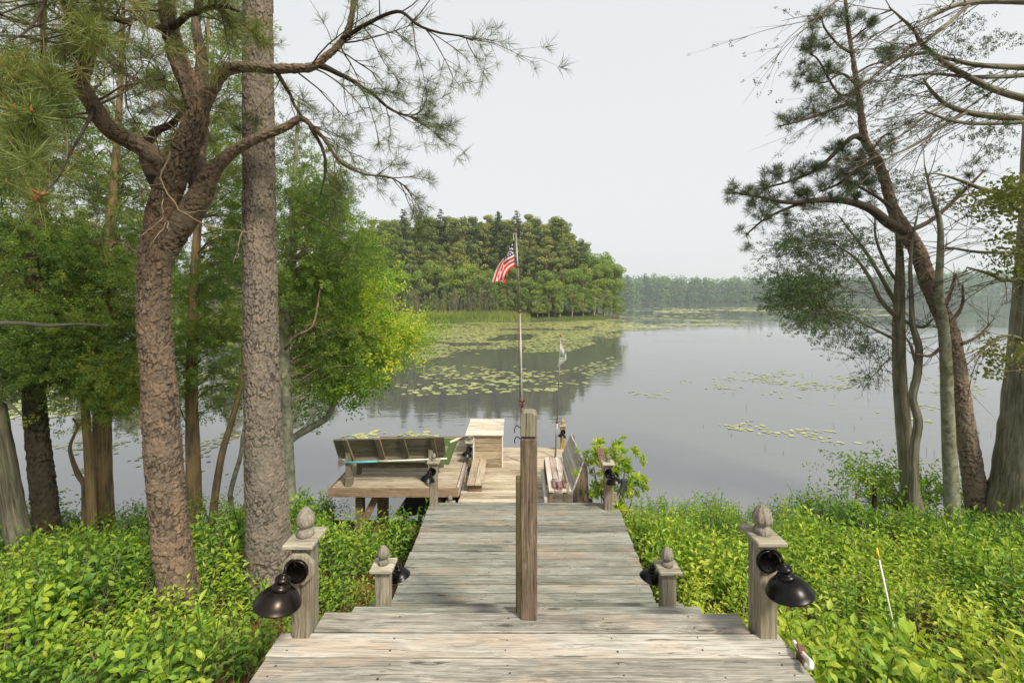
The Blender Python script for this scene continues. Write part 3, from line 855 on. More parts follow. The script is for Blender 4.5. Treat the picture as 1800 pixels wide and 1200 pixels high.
# ---------------------------------------------------------------- lamp posts, rail posts
ACORN = [(.0, .0), (.036, .0), (.041, .006), (.041, .022), (.034, .034), (.026, .040), (.027, .046), (.040, .056), (.0445, .068), (.044, .082), (.038, .103), (.028, .122), (.016, .136), (.006, .142), (.0, .143)]
def acorn(scale, carved):
    mb = MB()
    p = np.array(ACORN) * scale
    if carved:                                              # a pineapple-like finial: fluted all round
        seg = 32; th = np.arange(seg) * 2*np.pi/seg; q = spline(p, 30); n = len(q)
        r = np.clip(q[:, 0], 0, None)[:, None] * (1 + np.where(q[:, 1][:, None] > .05*scale, .10, .03) * np.sin(8 * (th[None] + q[:, 1][:, None] * 6 / scale * .5)))
        V = np.stack([r*np.cos(th), r*np.sin(th), np.broadcast_to(q[:, 1][:, None], (n, seg))], -1).reshape(-1, 3)
        i = np.arange(n-1)[:, None]*seg; j = np.arange(seg)[None]; k = (j+1) % seg
        mb.add(V, [np.stack([i+j, i+k, i+seg+k, i+seg+j], -1).reshape(-1, 4)], .5, V[:, [2, 0, 1]] + RNG.uniform(-9, 9, 3))
    else:
        lathe(mb, p, 24)
    return mb

def lamp(parent, o, s, scale, mat, back=False, side=1.0, drop=0.0):
    """barn lamp on a post face at o; s = sideways direction of the shade"""
    o = np.asarray(o, float); f = 1 if back else -1
    org = parent.location
    mb = MB()
    RY = rotx(rad(90)) if f < 0 else rotx(rad(-90))
    lathe(mb, np.array([(0, 0), (.058, 0), (.060, .004), (.060, .016), (.052, .022), (.047, .014), (.0, .012)]) * scale, 28, RY, o)
    a = o + np.array([0, f*.012, .025]) * scale
    pts = spline([a, a + np.array([s*.006*side, f*.035, .050])*scale, a + np.array([s*.014*side, f*.075, .066])*scale, a + np.array([s*.022*side, f*.108, .060])*scale, a + np.array([s*.026*side, f*.118, .040])*scale], 18)
    tube(mb, pts, .0075*scale, 10)
    for dz in (-.032, .030):
        lathe(mb, np.array([(0, 0), (.006, 0), (.006, .008), (.003, .012), (0, .012)])*scale, 10, RY, o + np.array([.006*s, f*.012, dz])*scale)
    lm = mb.build('lamp', mat, parent, org, smooth=True)
    top = pts[-1]
    ax = roty(rad(-12)*s) @ rotx(rad(3)*f)
    mb = MB()
    cap = [(0, .0), (.008, .0), (.012, -.006), (.012, -.012), (.028, -.016), (.036, -.026), (.037, -.031), (.028, -.036), (.025, -.050), (.030, -.053), (.040, -.060), (.042, -.066), (.042, -.074), (.040, -.078)]
    lathe(mb, np.array(cap)[::-1]*scale, 32, ax, top)
    mb.build('lamp_cap', mat, lm, org, smooth=True)
    mb = MB()
    sh = [(.040, -.074), (.050, -.078), (.066, -.088), (.084, -.105), (.097, -.124), (.104, -.140), (.108, -.143), (.108, -.146), (.103, -.144), (.095, -.126), (.080, -.106), (.060, -.088), (.030, -.078)]
    sp = np.array(sh)[::-1]*scale
    lathe(mb, sp, 40, ax, top)
    mb.build('lamp_shade', mat, lm, org, smooth=True)
    mb = MB()                                               # bulb socket inside
    lathe(mb, np.array([(0, -.128), (.018, -.122), (.024, -.108), (.018, -.092), (.012, -.078)])*scale, 16, ax, top)
    mb.build('bulb', M['whitep'], lm, org, smooth=True)

def lamp_post(label, x, y, z0, z1, w=(.09, .09), cap=(.16, .16), acs=.72, carved=False, mat='post', lampside=-1, lscale=1.0, lmat='black', back=False, lampdz=-.075, lx=0.0, bracket=False, capmat='cap', haslamp=True, side=1.0, group=None, tilt=0.0):
    t_ = thing('lamp_post', (x, y, z0), label, 'lamp post', group)
    O = t_.location
    R_ = rotz(tilt)
    mb = MB(); board(mb, (x, y, (z0 + z1)/2), (w[0], w[1], z1 - z0), 2, R_)
    mb.build('post', M[mat], t_, O, bevel=.004)
    mb = MB(); board(mb, (x, y, z1 + .012), (cap[0], cap[1], .025), 0, R_)
    c = mb.build('post_cap', M[capmat], t_, O, bevel=.005)
    a = acorn(acs, carved)
    for k in range(len(a.V)): a.V[k] = a.V[k] + np.array([x, y, z1 + .024])
    a.build('acorn_finial', M['acorn'] if mat != 'yellowpost' else M['yellowpost'], t_, O, smooth=True)
    if haslamp:
        fy = y + (w[1]/2 if back else -w[1]/2)
        if bracket:
            mb = MB(); c_ = np.array([x + lx, fy, z1 + lampdz]); r = .085*lscale
            th = np.arange(8)*2*np.pi/8 + np.pi/8
            V = np.concatenate([np.stack([c_[0] + r*np.cos(th), np.full(8, fy - .03), c_[2] + r*np.sin(th)], -1), np.stack([c_[0] + r*np.cos(th), np.full(8, fy), c_[2] + r*np.sin(th)], -1)])
            mb.add(V, [np.arange(8)[None], np.arange(8, 16)[::-1][None], np.array([[i, i+8, (i+1) % 8+8, (i+1) % 8] for i in range(8)])], .6, V[:, [2, 0, 1]] + 3)
            mb.build('bracket', M['post'], t_, O, bevel=.004)
            fy -= .03
        lamp(t_, (x + lx, fy + (.001 if back else -.001), z1 + lampdz), lampside, lscale, M[lmat], back, side)
    return t_

lamp_post('tall post with bronze barn lamp and smooth acorn, left edge of the near landing', -1.100, 2.425, Z_LAND - .5, HC - (953 - HY)*2.40/F, (.089, .125), (.155, .20), 1.08, False, lampside=-1, lscale=1.0, lmat='bronze', bracket=True, lampdz=-.105, lx=.0, side=.0)
lamp_post('tall post with black barn lamp and carved pineapple finial, right edge of the landing', 1.332, 2.420, Z_LAND - .5, HC - (955 - HY)*2.36/F, (.089, .125), (.155, .20), 1.06, True, lampside=1, lscale=1.0, lmat='black', lampdz=-.085, lx=-.012, side=.15)
lamp_post('short capped post at left of the steps, lamp facing away', -.834, 2.955, .70, HC - (1006 - HY)*2.90/F, (.089, .089), (.145, .15), .86, False, lampside=1, lscale=.66, back=True, lampdz=-.09, lx=.035)
lamp_post('short capped post at right of the steps, lamp facing away', 1.012, 2.965, .70, HC - (1009 - HY)*2.91/F, (.089, .089), (.145, .15), .86, True, lampside=-1, lscale=.66, back=True, lampdz=-.09, lx=-.035)
lamp_post('mossy post with black lamp at the left far corner of the walkway', -.888, 5.165, .2, HC - (815 - HY)*5.12/F, (.085, .085), (.14, .14), .60, False, lampside=-1, lscale=.75, lampdz=-.085, lx=-.01, side=.5)
lamp_post('mossy post with black lamp at the right far corner, beside the leafy bush', 1.065, 5.06, .2, HC - (817 - HY)*5.02/F, (.085, .085), (.14, .14), .62, True, lampside=1, lscale=.78, lampdz=-.085, lx=0, side=.35)
lamp_post('small post with black lamp against the left corner of the storage box', -.655, 7.02, Z_PLAT - .1, HC - (778.5 - HY)*7.0/F, (.085, .085), (.135, .135), .62, False, lampside=-1, lscale=.78, lampdz=-.085, mat='bench', side=.2)
lamp_post('yellowish post with black lamp at the far right corner of the dock', .90, 8.06, Z_DOCK - .3, HC - (749 - HY)*8.05/F, (.085, .085), (.13, .13), .75, False, lampside=-1, lscale=.72, lampdz=-.09, mat='yellowpost', capmat='seat', side=.6)
lamp_post('post hidden by the storage box, only its brown acorn showing above the lid', -.545, 8.07, Z_DOCK - .2, HC - (747 - HY)*8.07/F, (.085, .085), (.13, .13), .62, True, haslamp=False, mat='yellowpost')
lamp_post('low post whose carved acorn peeks out beneath the raised platform edge', -.765, 5.62, -.3, HC - (886 - HY)*5.62/F, (.085, .085), (.12, .12), .62, True, haslamp=False)
lamp_post('low dark post with acorn between the slatted bench and the leafy bush', .965, 5.6, -.2, HC - (891 - HY)*5.6/F, (.085, .085), (.12, .12), .62, True, haslamp=False, mat='rail')

def rail_post(label, px0, px1, y, ztop, zbot, mat, groove, tilt, rounded):
    w = (px1 - px0) * y / F; x = ((px0 + px1)/2 - CX) * y / F
    t_ = thing('rail_post', (x, y + w/2, zbot), label, 'post'); O = t_.location
    mb = MB()
    R_ = rotz(tilt)
    if not groove:
        board(mb, (x, y + w/2, (ztop + zbot)/2), (w, w, ztop - zbot), 2, R_)
        mb.build('post_shaft', M[mat], t_, O, bevel=.006)
        return t_
    zg = HC - (770 - HY)*y/F
    board(mb, (x, y + w/2, (zg - .006 + zbot)/2), (w, w, zg - .006 - zbot), 2, R_)
    board(mb, (x, y + w/2, zg), (w - .016, w - .016, .014), 2, R_)
    mb.build('post_shaft', M[mat], t_, O, bevel=.006)
    mb = MB()
    seg = 10; h = w/2                                        # top block with rounded shoulders
    prof = [(-h, zg + .006), (-h, ztop - .028)] + [(-h + .028 - .028*math.cos(a), ztop - .028 + .028*math.sin(a)) for a in np.linspace(.2, np.pi/2, 6)]
    prof = prof + [(-p, q) for p, q in prof[::-1]]
    A = np.array([(p, -h, q) for p, q in prof]); B_ = np.array([(p, h, q) for p, q in prof]); n = len(prof)
    c = np.array([x, y + w/2, 0])
    V = np.concatenate([A, B_]) @ R_.T + c
    mb.add(V, [np.arange(n)[None], np.arange(n, 2*n)[::-1][None], np.array([[i, i+n, (i+1) % n+n, (i+1) % n] for i in range(n)])], .4, np.concatenate([A, B_])[:, [2, 0, 1]] + 11)
    mb.build('post_head', M['post'], t_, O, bevel=.004)
    mb = MB()
    for zz in (752, 771):
        q = P(px0 - .5, zz, y + .04)
        tube(mb, spline([q, q + [-.022, 0, .012], q + [-.034, -.004, -.008], q + [-.030, -.004, -.024]], 10), .0028, 6)
    mb.build('hook', M['blackplate'], t_, O, smooth=True)
    return t_
rail_post('tall brown timber post standing in the middle of the landing edge', 915.5, 945.0, 2.49, HC - (725 - HY)*2.49/F, Z_LAND, 'rail', True, rad(-4), True)
rail_post('shorter mossy dark post half hidden behind the tall brown timber post', 907, 936, 2.77, HC - (842 - HY)*2.80/F, HC - 1.95, 'railb', False, 0, False)

# ---------------------------------------------------------------- bench seen from behind, on the platform
t_ = thing('garden_bench', (-1.6, 6.2, Z_PLAT), 'mossy wooden bench seen from behind on the raised platform, facing the lake', 'bench'); O = t_.location
TL, TR, BR, BL = P(586, 771, 5.94), P(781, 766, 5.94), P(784, 799, 6.12), P(596, 804, 6.12)
mb = MB()
for k in range(4):
    a, b_ = k/4 + .006, (k + 1)/4 - .012
    quadslab(mb, [sub(TL, BL, b_), sub(TR, BR, b_), sub(TR, BR, a), sub(TL, BL, a)], .022)
mb.build('backrest', M['bench'], t_, O, bevel=.003)
def onback(px, f, off=-.022):
    u = (px - 586)/195; return sub(sub(TL, TR, u), sub(BL, BR, u), f) + np.array([0, off, 0])
mb = MB()
for px, f1 in ((607, 1.05), (664, 1.0), (707, 1.0), (759, 1.05)):
    bar(mb, onback(px, -.02, -.035), onback(px + 3, f1, -.035), .075, .035)
mb.build('back_batten', M['bench'], t_, O, bevel=.003)
for px in (612, 757):
    mb = MB()
    x = (px - CX)*6.03/F
    board(mb, (x, 6.05, Z_PLAT + .24), (.06, .085, .48), 2)
    board(mb, (x + .01, 6.04, Z_PLAT + .055), (.085, .10, .11), 2)
    mb.build('leg', M['bench'], t_, O, bevel=.004)
    mb = MB(); board(mb, (x + .01, 6.44, Z_PLAT + .165), (.055, .08, .33), 2)
    mb.build('leg', M['bench'], t_, O, bevel=.004)
mb = MB()
for y in (6.16, 6.27, 6.38, 6.49):
    board(mb, (-1.60, y, Z_PLAT + .345), (1.36, .095, .028), 0)
mb.build('seat', M['bench'], t_, O, bevel=.003)
mb = MB()
board(mb, (-1.60, 6.105, Z_PLAT + .335), (1.20, .03, .085), 0)
board(mb, (-1.55, 6.41, Z_PLAT + .13), (1.18, .035, .07), 0)
mb.build('rail', M['bench'], t_, O, bevel=.003)

# broom lying along the back of the bench
a, b_ = P(592, 813.5, 5.985), P(786, 805.5, 5.995)
t_ = thing('push_broom', a, 'white and turquoise broom laid along the back of the mossy bench', 'broom'); O = t_.location
mb = MB(); tube(mb, [sub(a, b_, .07), b_], .0095, 10); mb.build('handle', M['whitep'], t_, O, smooth=True)
mb = MB(); tube(mb, [sub(a, b_, .08), sub(a, b_, .37)], .014, 10); mb.build('grip', M['blue'], t_, O, smooth=True)
mb = MB(); tube(mb, [sub(a, b_, .36), sub(a, b_, .46)], .0135, 10); mb.build('sleeve', M['bristle'], t_, O, smooth=True)
mb = MB(); d = unit(b_ - a)
for k in range(90):
    q = sub(a, b_, .075); e = q - d*RNG.uniform(.07, .10) + np.array([0, RNG.normal(0, .02), RNG.normal(0, .035)])
    tube(mb, [q + np.array([0, RNG.normal(0, .008), RNG.normal(0, .010)]), e], .0018, 3, cap=False)
mb.build('bristles', M['bristle'], t_, O)

# ---------------------------------------------------------------- slatted bench on the right of the dock
t_ = thing('slatted_bench', (.6, 6.0, Z_DOCK), 'low slatted bench along the right side of the dock, grey leaning backrest', 'bench'); O = t_.location
ZS = HC - 2.28
def at_z(px, py, z): return G(px, py, HC - z)
n0, n1 = 5.42, 6.56
mb = MB()
xs_n, xs_f = np.linspace(.435, .655, 4), np.linspace(.462, .690, 4)
for k in range(3):
    quadslab(mb, [(xs_n[k] + .004, n0, ZS), (xs_f[k] + .004, n1, ZS), (xs_f[k+1] - .006, n1, ZS), (xs_n[k+1] - .006, n0, ZS)], .026)
mb.build('seat', M['seat'], t_, O, bevel=.003)
mb = MB(); quadslab(mb, [(.385, n0, ZS - .10), (.410, n1 - .2, ZS - .10), (.445, n1 - .2, ZS - .10), (.420, n0, ZS - .10)], .14)
mb.build('apron', M['benchgrey'], t_, O, bevel=.003)
mb = MB()
bn, bf = np.array([.715, n0, 1.115]), np.array([.72, n1 + .06, 1.13])
tn, tf = np.array([.855, n0 + .06, 1.45]), np.array([.855, n1 + .08, 1.43])
for k in range(5):
    a, b_ = k/5 + .008, (k + 1)/5 - .008
    quadslab(mb, [sub(bn, tn, a), sub(bf, tf, a), sub(bf, tf, b_), sub(bn, tn, b_)], .022)
mb.build('backrest', M['benchgrey'], t_, O, bevel=.003)
mb = MB()
for y in (n0 + .03, n1 - .02):
    mb = MB(); V = [(.735, y, Z_DOCK), (.93, y, Z_DOCK), (.93, y, Z_DOCK + .18), (.905, y + .04, 1.43), (.875, y + .04, 1.43), (.738, y, 1.10)]
    V = np.array(V + [(p[0], p[1] + .04, p[2]) for p in V]); n = 6
    mb.add(V, [np.arange(n)[None], np.arange(n, 2*n)[::-1][None], np.array([[i, i+n, (i+1) % n+n, (i+1) % n] for i in range(n)])], .5, V[:, [2, 0, 1]])
    mb.build('back_bracket', M['rail'], t_, O, bevel=.003)
for x, y in ((.46, n0 + .05), (.64, n0 + .05), (.48, n1 - .06), (.66, n1 - .06)):
    mb = MB(); board(mb, (x, y, (Z_DOCK + ZS - .026)/2), (.05, .05, ZS - .026 - Z_DOCK), 2); mb.build('leg', M['bench'], t_, O, bevel=.003)
mb = MB(); tube(mb, [(.70, n0 + .02, 1.10), (.704, n1, 1.11)], .011, 8); mb.build('back_rod', M['whitep'], t_, O, smooth=True)
# red-brown clamp rack on its seat
q = np.array([.575, 5.56, ZS])
t_ = thing('wooden_clamp', q, 'small red brown wooden clamp lying on the near end of the slatted bench', 'clamp'); O = t_.location
for dx in (-.062, .062):
    mb = MB(); board(mb, q + [dx, .02, .018], (.032, .24, .035), 1); mb.build('jaw', M['redwood'], t_, O, bevel=.003)
mb = MB(); board(mb, q + [0, -.06, .026], (.058, .14, .05), 1); mb.build('block', M['redwood'], t_, O, bevel=.003)
mb = MB(); board(mb, q + [-.002, .06, .012], (.05, .10, .02), 1); mb.build('pale_insert', M['lid'], t_, O, bevel=.002)
mb = MB()
for dy in (.10, .055): tube(mb, [q + [-.085, dy, .04], q + [.085, dy, .04]], .004, 8)
mb.build('rod', M['galv'], t_, O, smooth=True)

# ---------------------------------------------------------------- storage box and the step beside it
bx0, bx1, by0, by1, bz1 = -.60, -.165, 7.16, 7.98, HC - 2.13
t_ = thing('storage_box', ((bx0 + bx1)/2, (by0 + by1)/2, Z_DOCK), 'plank storage box with a pale lid standing on the dock', 'box'); O = t_.location
mb = MB()
hh = (bz1 - .02 - Z_DOCK)/4
for k in range(4):
    z = Z_DOCK + hh*(k + .5)
    board(mb, ((bx0 + bx1)/2, by0 + .012, z), (bx1 - bx0, .024, hh - .006), 0)
    board(mb, ((bx0 + bx1)/2, by1 - .012, z), (bx1 - bx0, .024, hh - .006), 0)
    for x in (bx0 + .012, bx1 - .012):
        board(mb, (x, (by0 + by1)/2, z), (.024, by1 - by0 - .05, hh - .006), 1)
mb.build('side_boards', M['box'], t_, O, bevel=.003)
mb = MB()
for x in (bx0 - .004, bx1 + .012):
    board(mb, (x, by0 + .012, Z_DOCK + (bz1 - .03 - Z_DOCK)/2), (.022, .05, bz1 - .03 - Z_DOCK), 2)
mb.build('corner_trim', M['lid'], t_, O, bevel=.003)
mb = MB()
w = (by1 - by0 + .1)/5
for k in range(5):
    board(mb, ((bx0 + bx1)/2 - .05, by0 - .05 + w*(k + .5), bz1 + .002 + .002*(k % 2)), (bx1 - bx0 + .16, w - .004, .026), 0)
mb.build('lid', M['lid'], t_, O, bevel=.003)
t_ = thing('box_step', (-.5, 6.75, Z_DOCK), 'low honey coloured wooden step between the dock and raised platform', 'step'); O = t_.location
mb = MB()
for k in range(2):
    board(mb, (-.62 + .055 + k*.112, 6.72, Z_DOCK + .115), (.106, 1.02, .03), 1)
mb.build('tread', M['dock'], t_, O, bevel=.003)
mb = MB()
for y in (6.27, 6.72, 7.15): board(mb, (-.51, y, Z_DOCK + .05), (.19, .035, .098), 0)
mb.build('riser', M['fascia'], t_, O, bevel=.003)

mb = MB(); a, b_ = G(791, 777, 2.44), G(816, 767, 2.44)
tube(mb, [a, b_], .022, 12)
o = tag(mb.build('plastic_pipe', M['cream'], origin=a, smooth=True), 'short cream plastic pipe lying at the turf edge near the storage box', 'pipe')

# ---------------------------------------------------------------- flagpoles and flags
PD = 7.35
def fp(zx, zy, dy=0.0): return P(840 + zx/6, 390 + zy/6, PD + dy)
base = np.array([(919.5 - CX)*PD/F, PD, Z_DOCK]); topp = P(906.5, 405, PD)
t_ = thing('flagpole', base, 'tall jointed metal flagpole with rusty clamps rising behind the brown timber post', 'flagpole'); O = t_.location
mb = MB(); mid = P(914, 548, PD)
tube(mb, [base, P(917.5, 722, PD), mid], .016, 10); tube(mb, [mid, topp], .0125, 10); mb.build('pole', M['galv'], t_, O, smooth=True)
mb = MB()
r0 = np.array([-.030, -.01, 0])
tube(mb, [P(917.5, 708, PD) + r0*1.0, P(913.2, 548, PD) + r0*.9], .0065, 8); tube(mb, [P(913.2, 548, PD) + r0*.9, P(910, 468, PD) + r0*.8], .004, 8)
mb.build('side_rod', M['rust'], t_, O, smooth=True)
for px, py, w in ((909.5, 468, .05), (913.3, 547, .045), (918, 704, .068), (918, 713, .05)):
    mb = MB(); q = P(px, py, PD)
    lathe(mb, np.array([(0, -.022), (.5, -.022), (.62, -.010), (.62, .010), (.5, .022), (0, .022)])*np.array([w, 1]), 12, None, q)
    tube(mb, [q + [-w*1.1, -.01, .004], q + [w*.9, -.01, .004]], .007, 8)
    mb.build('clamp', M['rust'], t_, O, smooth=True)
mb = MB()
for k, (px, py, r) in enumerate(((914.5, 702.5, .017), (922.5, 702.5, .017), (915, 709, .020), (920.5, 709, .020))):
    V, f = None, None
    lathe(mb, np.array([(0, -1), (.6, -.8), (.95, -.3), (.95, .3), (.6, .8), (0, 1)])*r, 10, None, P(px, py, PD - .05))
mb.build('bolt', M['rust'], t_, O, smooth=True)
mb = MB(); tube(mb, [P(918.3, 728, PD), P(918, 717, PD)], .033, 12); mb.build('collar', M['rust'], t_, O, smooth=True)
mb = MB()
lathe(mb, np.array([(0, -.03), (.02, -.03), (.024, -.01), (.016, .01), (.012, .03), (0, .035)]), 12, None, topp)
mb.build('pole_cap', M['rust'], t_, O, smooth=True)
mb = MB(); tube(mb, spline([topp + [-.01, 0, -.05], fp(375, 130), fp(377, 200)], 12), .004, 6); tube(mb, spline([fp(385, 465), fp(400, 470), fp(408, 480)], 8), .004, 6)
mb.build('halyard', M['whitep'], t_, O, smooth=True)

def cloth_mesh(name, fn, nu, nv, colfn, label, cat):
    u, v = np.meshgrid(np.linspace(0, 1, nu + 1), np.linspace(0, 1, nv + 1), indexing='ij')
    V = fn(u.ravel(), v.ravel())
    mb = MB(); i = np.arange(nu)[:, None]*(nv + 1) + np.arange(nv)[None]
    Fq = np.stack([i, i + nv + 1, i + nv + 2, i + 1], -1).reshape(-1, 4)
    mb.add(V, Fq)
    o = mb.build(name, M['cloth'], origin=V[0], smooth=True)
    uc = ((np.arange(nu) + .5)/nu)[:, None] + np.zeros((1, nv)); vc = ((np.arange(nv) + .5)/nv)[None] + np.zeros((nu, 1))
    c = colfn(uc.ravel(), vc.ravel())
    a = o.data.attributes.new('fcol', 'FLOAT_COLOR', 'FACE'); a.data.foreach_set('color', np.concatenate([c, np.ones((len(c), 1))], 1).astype(np.float32).ravel())
    return tag(o, label, cat)

def bez(p, t):
    a, b_, c = p; t = t[:, None]; return a*(1-t)**2 + 2*b_*t*(1-t) + c*t**2
TOP = [fp(378, 198), fp(215, 360, -.05), fp(146, 640, .02)]
BOT = [fp(386, 468), fp(292, 500, -.10), fp(298, 605, -.08)]
def flag_fn(u, v):
    uu = np.clip(u*1.25, 0, 1); uu = uu*uu*(3 - 2*uu)      # the top of the fly is folded back behind
    w = (1 - uu)*v + uu*np.abs(v - .46)/.54
    q = bez(TOP, u)*(1 - w)[:, None] + bez(BOT, u)*w[:, None]
    q[:, 1] += np.where(v < .46, .05, 0)*uu*np.abs(v - .46)/.46
    q[:, 1] += .035*np.sin(u*9 + v*4)*u + .03*np.sin(v*8 + u*3)
    tail = np.clip((u - .86)/.14, 0, 1)*np.clip((.14 - v)/.14, 0, 1)
    q[:, 2] -= .06*tail; q[:, 0] += .02*tail
    return q
def flag_col(u, v):
    red, white, blue = np.array([.80, .022, .022]), np.array([.80, .78, .75]), np.array([.022, .025, .095])
    c = np.where((np.floor(v*13).astype(int) % 2 == 0)[:, None], red, white)
    can = (u < .40) & (v < 7/13)
    c = np.where(can[:, None], blue, c)
    a, b_ = u/.40*8, v/(7/13)*6
    ia, ib = np.round(a), np.round(b_)
    star = can & ((ia + ib) % 2 == 0) & (ia > .5) & (ia < 7.5) & (ib > .5) & (ib < 5.5) & (np.hypot((a - ia), (b_ - ib)) < .45)
    return np.where(star[:, None], white, c)
cloth_mesh('flag', flag_fn, 130, 91, flag_col, 'red white and blue striped flag with white stars hanging from the tall pole', 'flag')

D2 = 7.6
base = np.array([(976 - CX)*D2/F, D2, Z_DOCK]); topp = P(985.5, 590, D2)
t_ = thing('slim_flagpole', base, 'thin grey rod standing on the dock by the slatted bench, with small pennant', 'flagpole'); O = t_.location
mb = MB(); tube(mb, [base, P(979.2, 740, D2)], .0155, 8); tube(mb, [P(979.2, 742, D2), topp], .011, 8); mb.build('pole', M['galv'], t_, O, smooth=True)
mb = MB(); lathe(mb, np.array([(0, -.02), (.014, -.012), (.016, .004), (.008, .022), (0, .024)]), 10, None, topp); lathe(mb, np.array([(0, -.02), (.02, -.02), (.02, .02), (0, .02)]), 10, None, P(979.2, 741, D2)); mb.build('joint', M['rust'], t_, O, smooth=True)
def z4(zx, zy, dy=0.0): return P(950 + zx/5.457, 560 + zy/5.457, D2 + dy)
T2 = [z4(196, 205), z4(225, 265, -.04), z4(252, 345, -.02)]; B2 = [z4(165, 470), z4(190, 440, -.05), z4(244, 405, -.04)]
def pen_fn(u, v):
    q = bez(T2, u)*(1 - v)[:, None] + bez(B2, u)*v[:, None]
    q[:, 1] += .04*np.sin(u*7 + v*6)*u + .012*np.sin(v*14)
    return q
def pen_col(u, v):
    c = np.broadcast_to(np.array([.62, .62, .56]), (len(u), 3)).copy()
    g = (((v > .50) & (v < .62) & (u > .1) & (u < .85)) | ((u > .70) & (u < .80) & (v < .4)))
    c[g] = [.14, .30, .20]
    c[(v > .66) & (v < .72) & (u > .2)] = [.25, .26, .22]
    return c
cloth_mesh('pennant', pen_fn, 40, 40, pen_col, 'faded white pennant with green marks hanging limp from the thin grey rod', 'pennant')

# ---------------------------------------------------------------- small things by the right corner post
t_ = thing('flood_light', P(1096, 846, 5.25), 'dark grey flat outdoor light on a stub post, right of the walkway corner', 'light'); O = t_.location
mb = MB(); board(mb, P(1097, 852, 5.22), (.078, .035, .135), 2, rotz(.25) @ roty(.12)); mb.build('housing', M['darkgrey'], t_, O, bevel=.004)
mb = MB(); tube(mb, spline([P(1086, 836, 5.2), P(1081, 830, 5.18), P(1078, 840, 5.15)], 8), .012, 8); mb.build('arm', M['black'], t_, O, smooth=True)
mb = MB(); board(mb, P(1081, 866, 5.28) + np.array([0, 0, -.35]), (.08, .08, .74), 2); mb.build('stub_post', M['post'], t_, O, bevel=.004)
t_ = thing('paddle', P(1054, 845, 5.28), 'brown rounded paddle blade standing up behind the right corner lamp post', 'paddle'); O = t_.location
mb = MB()
prof = [(0, .105), (.022, .10), (.034, .085), (.039, .06), (.038, .02), (.032, -.03), (.024, -.08), (.016, -.12)]
c = P(1056.5, 802, 5.3); tl = roty(rad(-10))
A = np.array([(-x, 0, z) for x, z in prof[::-1]] + [(x, 0, z) for x, z in prof[1:]])
for yy in (-.008,):
    V = np.concatenate([A + [0, -.009, 0], A + [0, .009, 0]]) @ tl.T + c; n = len(A)
    mb.add(V, [np.arange(n)[None], np.arange(n, 2*n)[::-1][None], np.array([[i, i+n, (i+1) % n+n, (i+1) % n] for i in range(n)])], .5, V)
mb.build('blade', M['redwood'], t_, O, bevel=.004)
mb = MB(); tube(mb, [c + tl @ np.array([0, 0, -.10]), c + tl @ np.array([0, 0, -.62])], .014, 8); mb.build('shaft', M['redwood'], t_, O, smooth=True)

# white handle on the landing's right edge, marker stake in the shrubs
t_ = thing('white_handle', P(1400, 1140, 2.2), 'chipped white bent handle with a rusty plate on the right deck edge', 'handle'); O = t_.location
a = [P(1391, 1131, 2.30), P(1399, 1143, 2.25), P(1411, 1157, 2.19), P(1421, 1168, 2.13), P(1420, 1176, 2.12), P(1411, 1172, 2.14)]
a = np.array(a) + np.array([.012, 0, .012])
mb = MB(); tube(mb, spline(a, 24), np.interp(np.linspace(0, 1, 24), [0, .5, .8, 1], [.011, .011, .013, .010]), 10); mb.build('grip', M['whitep'], t_, O, smooth=True)
mb = MB(); q = P(1409, 1141, 2.23); board(mb, q, (.035, .06, .012), 1, rotz(-.4) @ roty(.3)); board(mb, q + [-.006, 0, -.06], (.012, .05, .12), 2); mb.build('plate', M['rust'], t_, O, bevel=.002)
t_ = thing('marker_stake', P(1550, 1010, 3.6), 'thin white marker stake with a yellow tip among the right hand shrubs', 'stake'); O = t_.location
a, b_ = P(1541, 962, 3.3), P(1551, 1008, 3.25)
e = b_ + unit(b_ - a)*.55
mb = MB(); tube(mb, [sub(a, b_, .45), e], .0055, 8); mb.build('shaft', M['whitep'], t_, O, smooth=True)
mb = MB(); tube(mb, [a, sub(a, b_, .45)], .0062, 8); mb.build('tip', M['yellow'], t_, O, smooth=True)

# ---------------------------------------------------------------- trees on the near bank
TUFT = [tuft_tpl(30, 12, 100, .022) for _ in range(6)]
TUFT_BIG = [tuft_tpl(90, 10, 100, .014) for _ in range(3)]
TUFT_K = [tuft_tpl(34, 15, 110, .034) for _ in range(5)]
SPRAY = [spray_tpl(52, .034, .5) for _ in range(6)]
SPRAY_S = [spray_tpl(28, .055, .6) for _ in range(6)]
TWIGL = [twig_tpl(11, .060, .030) for _ in range(6)]
OAKL = [twig_tpl(8, .062, .040) for _ in range(4)]

def wood_part(name, path, mat, parent, O, plates=True, seg=60, **kw):
    mb = MB()
    if plates: bark_trunk(mb, path, seg=seg, **kw)
    else: tube(mb, path[:, :3], path[:, 3], 16, .5, True, .02)
    return mb.build(name, mat, parent, O, smooth=True)

def spawn(mbw, path, tips, n, L, f0=.25, f1=1.0, depth=1, r=.008, along_w=.6, bias=(0, 0, 0), spread=.9, kids=(3, 5), droop=.0, up=.0, ratio=.55, wander=.2, start=.3):
    for k in range(n):
        f = RNG.uniform(f0, f1); q, rr, d = along(path, f)
        nd = unit(d*along_w + unit(RNG.normal(size=3))*.8 + np.asarray(bias))
        grow(mbw, q, nd, L*RNG.uniform(.6, 1.25), min(r, rr*.7), depth, tips, 5, kids, droop, wander, spread, ratio, RNG.uniform(.3, .7), start, up)

def tufts(mbc, tips, tpl, size, base_t=.45, only=None, var=.14, upb=.25):
    p = np.array([q for q, d, k in tips]); d = np.array([d for q, d, k in tips]); k = np.array([k for q, d, k in tips])
    if only is not None:
        m = only(p, k); p, d, k = p[m], d[m], k[m]
    place(mbc, tpl, p, unit(d + np.array([0, 0, upb])), size*RNG.uniform(.75, 1.2, len(p)), base_t + RNG.normal(0, var, len(p)))
    return p

